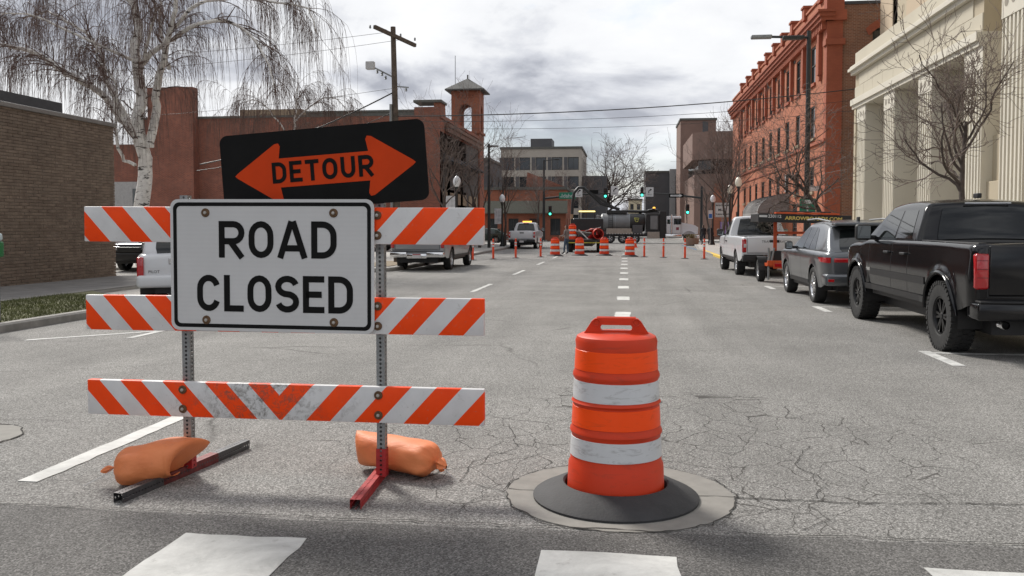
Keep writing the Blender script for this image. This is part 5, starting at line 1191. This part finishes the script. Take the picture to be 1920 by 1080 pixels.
    for sg in (-1, 1):
        hx = hw(ya+.1, 1.1)
        if tail == 'tall': ob('tail_lamp', MB().rbox(min(sg*(W2-.20), sg*(W2-.045)), max(sg*(W2-.20), sg*(W2-.045)), ya-.022, ya+.20, belt-.52, belt-.10, .03, 3), TAIL, t, smooth=50)
        elif tail == 'split':
            tlp = ob('tail_lamp', MB().rbox(min(sg*(W2-.17), sg*(W2-.03)), max(sg*(W2-.17), sg*(W2-.03)), ya-.015, ya+.14, belt-.50, belt-.06, .035, 3), TAIL, t, smooth=50); ob('reverse_lens', MB().rbox(min(sg*(W2-.15), sg*(W2-.07)), max(sg*(W2-.15), sg*(W2-.07)), ya-.02, ya+.05, belt-.34, belt-.22, .012), LENS, tlp)
        elif tail == 'wide': ob('tail_lamp', side_patch(side_patch(MB(), [(ya+.02, belt-.21), (ya+.36, belt-.19), (ya+.48, belt-.11), (ya+.02, belt-.10)], hw, sg, .012, 10, 4), [(ya+.02, belt-.21), (ya+.36, belt-.19), (ya+.48, belt-.11), (ya+.02, belt-.10)], hw, sg, .004, 10, 4).rbox(min(sg*(W2-.62), sg*(W2-.19)), max(sg*(W2-.62), sg*(W2-.19)), ya-.02, ya+.06, belt-.20, belt-.11, .025, 3), TAIL, t, smooth=50)
        else: ob('tail_lamp', MB().rbox(min(sg*(W2-.15), sg*(W2-.03)), max(sg*(W2-.15), sg*(W2-.03)), ya-.02, ya+.10, belt-.42, belt-.05, .02, 3), TAIL, t, smooth=50)
        ob('headlamp', MB().rbox(min(sg*(W2-.55), sg*(W2-.12)), max(sg*(W2-.55), sg*(W2-.12)), yb-.32, yb-.05, hood-.32, hood-.14, .04, 3), LENS, t, smooth=50)
    if kind == 'pickup':
        rb_ = ob('rear_bumper', MB().rbox(-W2+.03, -.36, ya-.16, ya+.16, .50, .70, .03, 3).rbox(.36, W2-.03, ya-.16, ya+.16, .50, .70, .03, 3).rbox(-.37, .37, ya-.13, ya+.12, .46, .64, .02), bmp, t, smooth=40)
        ob('step_pad', MB().rbox(-W2+.06, W2-.06, ya-.15, ya+.02, .70, .725, .008), BLACK, rb_)
        ob('number_plate', MB().rbox(-.155, .155, ya-.142, ya-.132, .49, .63, .003), PLATE, rb_)
        tg = MB().box(-W2+.19, W2-.19, ya-.006, ya-.002, .76, .768).box(-W2+.185, -W2+.195, ya-.006, ya-.002, .76, belt-.04).box(W2-.195, W2-.185, ya-.006, ya-.002, .76, belt-.04); ob('tailgate_seam', tg, BLACK, t)
        th = ob('tailgate', MB().rbox(-W2+.2, W2-.2, ya-.016, ya+.03, .775, belt-.008, .02, 3), pm, t, smooth=40); ob('tailgate_handle', MB().rbox(-.15, .15, ya-.024, ya-.01, belt-.17, belt-.09, .008), BLACK, th)
        if pm is not PB: ob('brake_lamp', MB().rbox(-.2, .2, yr0-.10, yr0-.0, H-.075, H-.03, .01), TAIL if pm is not PB else BLACK, cab)
    else:
        ob('rear_bumper', MB().rbox(-W2+.02, W2-.02, ya-.07, ya+.35, .42, .66, .06, 3), bmp, t, smooth=40)
        ob('rear_spoiler', MB().rbox(-W2+.32, W2-.32, yr0-.18, yr0+.12, H-.10, H-.03, .025), pm, cab)
        ob('number_plate', MB().rbox(-.155, .155, ya-.012, ya+.03, .84, .99, .003), PLATE, t)
    ob('front_bumper', MB().rbox(-W2+.12, W2-.12, yb-.22, yb+.03, .40, .66, .05, 3), bmp, t, smooth=40); ob('grille', MB().rbox(-W2+.5, W2-.5, yb-.12, yb+.012, .68, hood-.16, .03), BLACK, t)
    if flare:
        for sx in (-1, 1):
            for c in (ra, fa):
                pts = [(sx*(hw(c+(Ra+.045)*math.cos(R(a)), R_+(Ra+.045)*math.sin(R(a)))+.006), c+(Ra+.035)*math.cos(R(a)), R_+(Ra+.035)*math.sin(R(a))) for a in range(6, 176, 8)]
                ob('arch_flare', MB().tube(pts, .022, 6), trim if False else pm, t, smooth=60)
    return t, dict(ya=ya, yb=yb, hw=hw, belt=belt, W2=W2, ra=ra, fa=fa, cab=cab, yr0=yr0, czu=czu, H=H, ycr=ycr)
PB = paint('black_paint', (.005, .005, .006), 0, .12, 0); PG = paint('graphite_paint', (.125, .132, .142), .7, .3); PW = paint('white_paint', (.62, .63, .65), 0, .3); PS = paint('silver_paint', (.30, .31, .33), .75, .32)
def Y0(rear_axle_y, wb): return rear_axle_y+wb/2
t, c = car('pickup_truck', 'black crew-cab pickup with knobbly tyres and red tail lamp parked at the kerb', 'pickup', (4.98, Y0(11.75, 3.95), zg(13.5)), R(.3), PB, L=5.95, Wd=2.05, H=1.94, wb=3.95, ro=.96, R_=.445, tw=.29, rr=.245, wk='knobby', rm=RIMB, belt=1.37, hood=1.30, ycr=-.88, sill=.56, flare=.035, bump=PB, tail='tall', slope=.17, ws=.95, roofw=.19)
ob('shark_fin', MB().rbox(-.03, .03, c['yr0']+.25, c['yr0']+.42, 1.98, 2.05, .012), BLACK, c['cab'])
ob('window_sticker', MB().box(-.72, -.62, 0, .002, 0, .12), SIGNW, c['cab'], (0, c['ycr']+.055, 1.47), (R(-25), 0, 0)) if False else None
for z in (.97, 1.07, 1.17, 1.25): ob('lamp_bar', MB().box(-c['W2']+.06, -c['W2']+.19, c['ya']-.026, c['ya']-.021, z-.005+.02, z+.02), M('dark_lens_bar', (.09, .003, .005), .2), t)
ob('exhaust', MB().lathe([(.045, 0), (.05, .005), (.05, .3), (.04, .3), (.04, .02)], 16, (-.62, c['ya']+.02, .43), 'y'), CHROME, t, smooth=50)
ob('door_badge', side_patch(MB(), [(c['fa']-.75, .86), (c['fa']-.52, .86), (c['fa']-.54, .91), (c['fa']-.77, .91)], c['hw'], -1, .006), CHROME, t)
ob('side_moulding', side_patch(MB(), [(c['ra']+.62, .80), (c['fa']-.76, .80), (c['fa']-.76, .90), (c['ra']+.62, .90)], c['hw'], -1, .009, 10, 2), BLACK, t)
ob('roof_lamp', MB().rbox(-.3, .3, c['yr0']-.05, c['yr0']-.02, 1.893, 1.91, .004), LENS, c['cab'])
t, c = car('suv', 'graphite grey suv with silver wheels parked between the black pickup and the trailer', 'suv', (4.82, Y0(19.0, 2.9), zg(20.3)), R(.5), PG, L=4.97, Wd=1.94, H=1.70, wb=2.9, ro=1.05, R_=.375, tw=.24, rr=.265, rm=CHROME, belt=1.08, hood=1.06, sill=.36, tail='wide', slope=.60, ws=1.15, roofw=.25, cat='suv', bump=PG)
ob('roof_rail', MB().tube([(-.66, -1.7, 1.69), (-.68, -.6, 1.755), (-.68, .4, 1.735)], .02, 6).tube([(.66, -1.7, 1.69), (.68, -.6, 1.755), (.68, .4, 1.735)], .02, 6), GALV, c['cab']); ob('shark_fin', MB().rbox(-.02, .02, -1.3, -1.15, 1.71, 1.79, .01), BLACK, c['cab'])
ob('lower_reflector', MB().rbox(-.90, -.78, c['ya']-.075, c['ya']-.06, .50, .56, .01), TAIL, t)
t, c = car('pickup_truck', 'white single-cab work pickup with lettered tailgate in front of the arrow board trailer', 'pickup', (4.62, Y0(30.0, 3.7), zg(32)), R(1.2), PW, L=5.9, Wd=2.06, H=1.95, wb=3.7, ro=1.25, R_=.405, tw=.27, rr=.24, rm=RIMS, belt=1.28, hood=1.27, ycr=.02, sill=.50, doors=1, tail='split', slope=.26)
text('TRAFFIC SERVICES', .11, SIGNB, t, (.05, c['ya']-.0175, 1.13)); 
ob('tailgate_badge', MB().rbox(-.14, .14, c['ya']-.026, c['ya']-.018, 1.15, 1.21, .004), BLACK, t) if False else None
t, c = car('pickup_truck', 'silver crew-cab pickup with chrome bumper parked behind the barricade rail', 'pickup', (-7.4, Y0(32.2, 3.7), zg(34)), R(-.5), PS, L=5.9, Wd=2.03, H=1.96, wb=3.7, ro=1.25, R_=.40, tw=.26, rr=.24, belt=1.33, hood=1.26, ycr=-.75, bump=CHROME, tail='split', slope=.22)
ob('plate_band', MB().box(-.15, .15, c['ya']-.1435, c['ya']-.1425, .59, .625), PLATER, t)
t, c = car('pickup_truck', 'white pickup with amber roof light parked beyond the tube markers', 'pickup', (-7.6, Y0(66.0, 3.7), zg(68)), R(-.5), PW, L=5.9, Wd=2.03, H=1.96, wb=3.7, ro=1.25, R_=.40, tw=.26, rr=.24, belt=1.33, hood=1.26, ycr=-.6, tail='split', slope=.22, detail=False)
ob('amber_beacon', MB().rbox(-.35, .35, .2, .35, 1.99, 2.09, .02), emis('amber_light', (.9, .42, .06), 1.6), c['cab'])
t, c = car('suv', 'white boxy suv with red-lettered number plate turning into the driveway', 'suv', (-9.15, 17.95, zg(18)+.01), R(24), PW, L=4.8, Wd=1.98, H=1.80, wb=2.7, ro=1.0, R_=.36, tw=.24, rr=.22, belt=1.05, hood=1.04, sill=.40, slope=.34, ws=.9, roofw=.16, cat='suv', bump=PW, tail='box')
ob('plate_band', MB().box(-.15, .15, c['ya']-.0145, c['ya']-.0125, .94, .985), PLATER, t); text('PILOT', .075, SIGNB, t, (-.66, c['ya']-.004, .72)); em = ob('emblem', MB().box(-.045, -.030, 0, .004, -.04, .04).box(.030, .045, 0, .004, -.04, .04).box(-.030, .030, 0, .004, -.008, .008), CHROME, t, (0, c['ya']-.008, 1.015))
ob('plate_recess_lamp', MB().rbox(-.40, -.30, c['ya']-.012, c['ya']+.02, .86, .98, .01), CHROME, t)
car('suv', 'dark car facing out from behind the brown brick wall', 'suv', (-16.6, 30.4, zg(28)+.03), R(176), PB, L=4.8, Wd=1.9, H=1.6, wb=2.8, ro=1.0, R_=.35, tw=.22, rr=.22, belt=1.0, hood=1.02, sill=.35, slope=.5, roofw=.2, cat='car', bump=BLACK, detail=False)
car('suv', 'grey car parked on the side lot beside the brick hall', 'suv', (-16.2, 52.5, zg(50)+.13), R(80), PS, L=4.7, Wd=1.85, H=1.55, wb=2.75, ro=1.0, R_=.34, tw=.22, rr=.22, belt=.98, hood=.95, sill=.34, slope=.6, roofw=.22, cat='car', bump=PS, detail=False)
car('suv', 'dark green car parked past the lamp post on the cross street', 'suv', (-14.5, 89.5, zg(89)), R(90), paint('dark_green_paint', (.012, .028, .022), .3, .25), L=4.7, Wd=1.85, H=1.5, wb=2.75, ro=1.0, R_=.34, tw=.22, rr=.22, belt=.96, hood=.95, sill=.34, slope=.6, roofw=.22, cat='car', bump=BLACK, detail=False)
# ------------------------------------------------------------------ arrow board trailer
OR = M('trailer_orange', (.55, .075, .012), .45, var=.12)
at = thing('arrow_board_trailer', 'orange arrow board trailer with folded black board lettered ARROWBOARDS.COM', 'trailer', (4.85, 26.2, zg(26)), 0)
ob('axle_frame', MB().box(-.85, .85, -.05, .05, .42, .52).box(-.06, .06, -.9, 2.2, .45, .53).box(-.9, -.8, -.75, .35, .48, .56).box(.8, .9, -.75, .35, .48, .56).box(-.9, .9, -.85, -.75, .5, .64), OR, at)
for x in (-.95, .95): wheel(at, x, .05, .33, .19, .2, 'plain', RIMS)
for x in (-.95, .95): ob('mudguard', MB().lathe([(.38, -.12), (.38, .12)], 24, (x, .05, .34), 'x') if False else MB().grid([[(x-.13, .05+.4*math.cos(R(a)), .34+.4*math.sin(R(a))) for a in range(0, 181, 15)], [(x+.13, .05+.4*math.cos(R(a)), .34+.4*math.sin(R(a))) for a in range(0, 181, 15)]]), BLACK, at, smooth=50)
ob('tail_board', MB().box(-.75, .9, -.9, -.86, .42, .62), OR, at); ob('tail_lamp', MB().rbox(-.72, -.5, -.93, -.9, .47, .57, .01), TAIL, at); ob('number_plate', MB().box(-.30, .0, -.915, -.905, .68, .84), PLATE, at)
ob('mast', MB().box(-.62, -.53, -.1, .0, .5, 1.78).box(.55, .64, -.1, .0, .5, 1.78).box(-.53, .55, -.09, -.01, 1.38, 1.45), OR, at)
ob('control_box', MB().rbox(-.72, -.42, -.3, .05, .56, .9, .02), BLACK, at); ob('jack', MB().tube([(-.85, -.7, .1), (-.85, -.7, 1.0)], .03, 8).tube([(-.78, -.7, .55), (-.70, -.7, 1.0)], .025, 6), GALV, at)
bd = ob('arrow_board', MB().rbox(-1.22, 1.28, -.9, .65, 1.70, 1.93, .015), BLACK, at, (0, 0, 0), (0, R(1.5), 0)); ob('board_edge', MB().box(-.75, .95, -.93, -.6, 1.94, 1.985), OR, bd); ob('solar_panel', MB().rbox(-.6, .8, -.6, .5, 2.0, 2.03, .005), GLASS, bd)
text('ARROWBOARDS.COM', .135, M('gold_letters', (.62, .47, .12), .5), bd, (.27, -.9045, 1.82), sx=1.12, bold=.004); text('230112', .12, SIGNW, bd, (-.78, -.9045, 1.86), bold=.003)
ob('white_tab', MB().box(-1.2, -.98, -.906, -.901, 1.83, 1.89), SIGNW, bd)
text('230112', .11, SIGNW, at, (-.6, -.932, .52)) if False else None
# ------------------------------------------------------------------ flatbed truck with signs and pipe
fb = thing('flatbed_truck', 'black traffic-control flatbed truck loaded with signs and an orange pipe', 'truck', (-2.6, 57.6, zg(57)), 0)
ob('bed', MB().rbox(-1.15, 1.15, -2.0, 2.2, .68, .82, .02), BLACK, fb); ob('headboard', MB().box(-1.1, 1.1, 2.1, 2.2, .82, 2.15), BLACK, fb); ob('cab', MB().rbox(-1.0, 1.0, 2.4, 4.6, .6, 2.2, .15, 3), PB, fb, smooth=40); ob('rear_bumper', MB().box(-1.1, 1.1, -2.08, -2.0, .60, .66), M('hazard_yellow', (.42, .36, .05), .5, var=.4, scale=6), fb)
for x in (-.9, .9):
    for y in (-1.0, 3.4): wheel(fb, x, y, .40, .28, .22, 'plain', RIMS)
ob('light_bar', MB().rbox(-.55, .55, 2.1, 2.25, 2.62, 2.70, .02), emis('yellow_light_bar', (.95, .75, .25), 1.5), fb); ob('bar_frame', MB().tube([(-.5, 2.15, 2.15), (-.5, 2.15, 2.64)], .03, 6).tube([(.5, 2.15, 2.15), (.5, 2.15, 2.64)], .03, 6), BLACKM, fb)
ob('underframe', MB().box(-.5, .5, -1.9, 4.4, .4, .68), BLACK, fb)
for x in (-1.12, 1.12): ob('side_rack', MB().box(x-.02, x+.02, -1.9, 2.0, .82, 1.0), BLACKM, fb)
pp = ob('orange_pipe', MB().lathe([(.30, -1.2), (.34, -1.2), (.34, 1.2), (.30, 1.2), (.30, -1.2)], 26, (0, 0, 0), 'y'), M('pipe_red', (.55, .035, .02), .45), None, (-1.95, 57.0, zg(57)+1.18), R(12), smooth=40, label='short red-orange plastic pipe lying on the flatbed truck', cat='pipe')
for k, (x, z, rot) in enumerate(((-2.75, 1.32, 12), (-2.5, 1.38, 8), (-2.3, 1.46, 5))): ob('folded_sign', MB().rbox(-.6, .6, -.5, .5, -.012, .012, .005), M('folded_sign_%d' % k, ((.6, .6, .58), (.5, .06, .04), (.55, .6, .6))[k], .5, var=.2), None, (x, 56.3+.2*k, zg(56)+z-.12), (R(-14-3*k), R(6-8*k), R(20*k)), label=('white', 'red', 'pale blue')[k]+' sign panel stacked on the flatbed truck', cat='sign panel')
ob('sign_leg', MB().tube([(-2.95, 55.6, zg(56)+1.45), (-2.35, 55.55, zg(56)+.85)], .035, 6), SIGNW, None, label='white sign leg sticking out of the load on the flatbed truck', cat='sign leg')
st = MB()
for k in range(9): st.tube([(-2.4+.02*k, 55.65+.03*k, zg(56)+.9+.025*k), (-1.5, 56.9, zg(56)+.92+.02*k)], .025, 5)
ob('stand_bundle', st, REDP, None, label='bundle of dark red sign stands on the flatbed truck', cat='sign stands')
# ------------------------------------------------------------------ vacuum truck crossing behind
vt = thing('vacuum_truck', 'vacuum tanker truck with white cab, grey tank and raised hose boom', 'truck', (0, 90.5, zg(90)), 0)
VG = M('tank_grey', (.17, .175, .18), .45, .3, var=.15, scale=1.5); ST = M('toolbox_steel', (.34, .30, .26), .5, .4, var=.15)
ob('chassis', MB().box(-1.6, 7.3, -.5, .5, .75, 1.0).box(-1.4, 4.6, -1.15, -.6, .85, 1.1), BLACK, vt)
ob('tank', MB().lathe([(.001, -1.75), (.6, -1.72), (.95, -1.55), (1.0, -1.4), (1.0, 1.5)], 32, (0, 0, 2.25), 'x'), VG, vt, smooth=50); ob('tank_front', MB().lathe([(1.0, 1.5), (1.0, 3.0), (.9, 3.15), (.001, 3.2)], 32, (0, 0, 2.25), 'x'), BLACKM, vt, smooth=50)
bnd = MB()
for x in (-1.35, -.05, 1.5): bnd.lathe([(1.0, x-.03), (1.025, x-.03), (1.025, x+.03), (1.0, x+.03)], 32, (0, 0, 2.25), 'x')
ob('tank_band', bnd, GALV, vt)
lg = MB()
for pts in ([(2.0, 2.75), (2.5, 2.75), (2.35, 2.35), (2.15, 2.35), (2.0, 2.75)], [(2.1, 2.62), (2.4, 2.62)]): lg.tube([(x, -math.sqrt(max(0.02, 1.02**2-(z-2.25)**2)), z) for x, z in pts], .035, 5)
ob('tank_emblem', lg, M('yellow_green_print', (.5, .52, .12), .5), vt)
ld = MB().tube([(-.75, -1.06, 1.2), (-.75, -1.06, 3.1)], .025, 5).tube([(-.35, -1.06, 1.2), (-.35, -1.06, 3.1)], .025, 5)
for k in range(8): ld.tube([(-.75, -1.06, 1.3+.24*k), (-.35, -1.06, 1.3+.24*k)], .02, 5)
ob('ladder', ld, BLACKM, vt)
ob('tool_box', MB().rbox(-1.0, 1.7, -1.22, -.7, 1.05, 1.62, .02), ST, vt); ob('control_panel', MB().rbox(1.8, 2.9, -1.22, -.7, 1.1, 2.0, .03), DKST, vt); ob('low_box', MB().rbox(3.4, 4.7, -1.2, -.6, .55, 1.25, .03), ST, vt)
for k in range(14): ob('reflective_tape', MB().box(-1.0+.3*k, -.85+.3*k, -1.23, -1.221, 1.02, 1.08), SIGNW, vt)
ob('blower_housing', MB().rbox(3.3, 4.7, -1.1, 1.1, 1.3, 3.2, .05).rbox(4.72, 5.38, -1.1, 1.1, .55, 3.5, .04), BLACK, vt); ob('silencer', MB().rbox(3.7, 4.5, -1.16, -1.1, 1.5, 3.0, .05), VG, vt)
ob('pipework', MB().tube([(-.5, 0, 3.35), (1.0, .1, 3.5), (3.0, 0, 3.45), (4.5, 0, 3.6)], .16, 8).tube([(2.5, .3, 3.3), (4.2, -.3, 3.75)], .1, 8), BLACKM, vt, smooth=60); ob('amber_beacon', MB().rbox(4.0, 4.25, -.3, -.05, 3.75, 3.95, .03), MATS['amber_light'], vt)
boom = ob('boom', MB().box(-.12, .12, -.15, .15, 0, 4.6), BLACKM, vt, (.6, 0, 3.4), (0, R(-58), 0))
ob('hose', MB().tube([(.4, 0, 3.7), (-1.6, 0, 4.3), (-3.0, 0, 5.6), (-3.5, 0, 6.1), (-4.1, 0, 6.1), (-4.6, 0, 5.5), (-4.75, 0, 4.4), (-4.8, 0, 3.2)], .17, 10), BLACKM, vt, smooth=60); ob('suction_tube', MB().tube([(-4.8, 0, 3.3), (-4.95, 0, .9)], .14, 10), M('tan_tube', (.30, .20, .12), .6), vt, smooth=60)
ob('boom_base', MB().rbox(-1.0, 1.2, -.5, .5, 3.2, 3.6, .05), BLACKM, vt)
ob('rear_door', MB().rbox(-2.1, -1.75, -.9, .9, 1.4, 3.1, .08), VG, vt)
ob('cab', MB().rbox(5.4, 7.0, -1.05, 1.05, 1.05, 2.95, .10, 3), PW, vt, smooth=40)
hd = MB().yprism([(6.95, 1.0), (8.75, 1.0), (8.8, 1.75), (8.45, 1.98), (6.95, 2.28)], -.9, .9); ob('bonnet', hd, PW, vt)
for y in (-1.06, 1.06): ob('side_window', MB().rbox(6.2, 6.92, y-.006, y+.006, 2.05, 2.7, .004), GLASS, vt)
ob('sleeper_window', MB().box(5.5, 5.8, -1.056, -1.051, 2.1, 2.6), GLASS, vt); ob('windscreen', MB().add([(7.004, -.9, 2.2), (7.004, .9, 2.2), (6.99, .9, 2.85), (6.99, -.9, 2.85)], [(0, 1, 2, 3)]), GLASS, vt)
ob('door_seam', MB().box(6.05, 6.07, -1.056, -1.051, 1.1, 2.8).box(6.96, 6.98, -1.056, -1.051, 1.1, 2.3), BLACK, vt); ob('exhaust_stack', MB().tube([(5.95, -1.12, 1.1), (5.95, -1.12, 3.1)], .10, 10), CHROME, vt, smooth=60); ob('fuel_tank', MB().rbox(5.3, 7.1, -1.15, -.7, .6, 1.03, .08, 3), CHROME, vt, smooth=50)
ob('door_decal', MB().box(6.45, 6.75, -1.06, -1.052, 1.45, 1.75), M('decal_red', (.2, .03, .05), .5), vt); ob('mirror', MB().rbox(6.85, 6.98, -1.4, -1.2, 2.1, 2.7, .03), BLACK, vt)
ob('wing', MB().grid([[(7.85+.72*math.cos(R(a)), y, .62+.72*math.sin(R(a))) for a in range(0, 181, 12)] for y in (-1.12, -.6)]), PW, vt, smooth=50); ob('front_bumper', MB().rbox(8.6, 8.95, -1.1, 1.1, .5, .9, .05), CHROME, vt)
for x in (-.6, .75, 2.1, 7.85):
    for y in (-1, 1):
        tm_, rim_, hub_ = wheel_meshes(.52, .30, .28, 'plain'); o = ob('wheel', tm_, None, vt, (x, y*.98, .52), (0, 0, R(90) if y < 0 else R(-90))); k_ = (id(rim_), RIMS.name)
        if k_ not in WH: WH[k_] = (rim_.mesh('rim', 40, (RIMS,)), hub_.mesh('hub', None, (BLACK,)))
        ob('rim', WH[k_][0], None, o); ob('brake', WH[k_][1], None, o)
vt.location.x = -1.0; vt.scale = (.93, 1, .93)
# ------------------------------------------------------------------ people
def person(label, loc, rz, top, legs, hair, pose, h=1.76, held=None):
    J = dict(pel=(0, 0, .95), chest=(0, .0, 1.28), neck=(0, .01, 1.47), head=(0, .03, 1.62), crown=(0, .02, 1.74), lsh=(-.19, 0, 1.42), rsh=(.19, 0, 1.42), lel=(-.25, .02, 1.14), rel=(.25, .02, 1.14), lwr=(-.26, .14, .92), rwr=(.26, .14, .92), lha=(-.26, .2, .84), rha=(.26, .2, .84), lhip=(-.10, 0, .90), rhip=(.10, 0, .90), lkn=(-.11, .03, .50), rkn=(.11, .03, .50), lan=(-.12, -.02, .09), ran=(.12, -.02, .09), lto=(-.13, .16, .035), rto=(.13, .16, .035))
    J.update(pose); E = [('pel', 'chest'), ('chest', 'neck'), ('neck', 'head'), ('head', 'crown'), ('chest', 'lsh'), ('lsh', 'lel'), ('lel', 'lwr'), ('lwr', 'lha'), ('chest', 'rsh'), ('rsh', 'rel'), ('rel', 'rwr'), ('rwr', 'rha'), ('pel', 'lhip'), ('lhip', 'lkn'), ('lkn', 'lan'), ('lan', 'lto'), ('pel', 'rhip'), ('rhip', 'rkn'), ('rkn', 'ran'), ('ran', 'rto')]
    rad = dict(pel=(.16, .12), chest=(.18, .125), neck=(.062, .062), head=(.085, .10), crown=(.07, .085), lsh=(.075,)*2, rsh=(.075,)*2, lel=(.05,)*2, rel=(.05,)*2, lwr=(.036,)*2, rwr=(.036,)*2, lha=(.042, .022), rha=(.042, .022), lhip=(.095,)*2, rhip=(.095,)*2, lkn=(.066,)*2, rkn=(.066,)*2, lan=(.048,)*2, ran=(.048,)*2, lto=(.042, .03), rto=(.042, .03))
    ks = list(J); me = bpy.data.meshes.new('p'); me.from_pydata([J[k] for k in ks], [(ks.index(a), ks.index(b)) for a, b in E], []); tmp = bpy.data.objects.new('p', me); COL.objects.link(tmp)
    md = tmp.modifiers.new('s', 'SKIN'); sv = me.skin_vertices[0].data
    for i, k in enumerate(ks): sv[i].radius = rad[k]; sv[i].use_root = (k == 'pel')
    ss = tmp.modifiers.new('u', 'SUBSURF'); ss.levels = 2; ss.render_levels = 2
    bpy.context.view_layer.update(); m2 = bpy.data.meshes.new_from_object(tmp.evaluated_get(bpy.context.evaluated_depsgraph_get())); bpy.data.objects.remove(tmp)
    m2.materials.clear(); SK = M('skin', (.42, .24, .17), .6, var=.05); SHOE = M('dark_shoe', (.02, .018, .016), .6)
    for m in (top, legs, SK, SHOE, hair): m2.materials.append(m)
    hv = [Vector(J['lha']), Vector(J['rha']), Vector(J['lwr']), Vector(J['rwr'])]; hd_ = Vector(J['head'])
    for p in m2.polygons:
        c = p.center; p.use_smooth = True
        if c.z > Vector(J['neck']).z+.03: p.material_index = 4 if (c.z > hd_.z+.06 or c.y < hd_.y-.035) else 2
        elif min((c-hv[0]).length, (c-hv[1]).length) < .075: p.material_index = 2
        elif c.z < .11: p.material_index = 3
        elif c.z < .93 and min((c-q).length for q in hv) > .12: p.material_index = 1
        else: p.material_index = 0
    t = thing('person', label, 'person', loc, rz, None); t.scale = (h/1.80,)*3; ob('body', m2, None, t)
    hz = hd_; f = MB().rbox(hz.x-.018, hz.x+.018, hz.y+.085, hz.y+.125, hz.z-.03, hz.z+.02, .008); ob('nose', f, SK, t)
    for i, s in (('l', -1), ('r', 1)):
        fg = MB(); b = Vector(J[i+'ha'])
        for k in range(4): fg.tube([b+Vector((s*(-.025+.017*k), .02, -.02)), b+Vector((s*(-.027+.018*k), .055, -.06-.006*(k in (1, 2)))), b+Vector((s*(-.027+.018*k), .06, -.095))], [.010, .009, .007], 6)
        fg.tube([b+Vector((-s*.035, .01, .0)), b+Vector((-s*.055, .045, -.03))], [.011, .008], 6); ob('fingers', fg, SK, t)
    return t
JEAN = M('blue_jeans', (.05, .085, .13), .85, var=.2); GREYT = M('grey_sweatshirt', (.19, .165, .155), .9, var=.12); DKCL = M('dark_jacket', (.018, .018, .022), .8, var=.2); DKJ = M('dark_trousers', (.022, .03, .042), .85, var=.2); HAIR = M('dark_hair', (.025, .017, .012), .7)
person('man in grey sweatshirt and jeans standing beside a drum', (-3.48, 52.4, zg(52.4)), R(62), GREYT, JEAN, HAIR, dict(lwr=(-.2, .30, 1.08), lha=(-.17, .37, 1.06), rwr=(.2, .28, 1.06), rha=(.17, .35, 1.05), lkn=(-.1, .08, .5), lan=(-.11, .12, .09), lto=(-.12, .29, .035)), 1.78)
person('person in black jacket and blue trousers standing at the corner, back turned', (6.55, 76.2, zg(76)+.13), R(20), DKCL, DKJ, HAIR, {}, 1.75)
person('person in black coat standing beside the lamp post at the corner', (7.05, 75.6, zg(76)+.13), R(-30), DKCL, DKCL, HAIR, {}, 1.78)
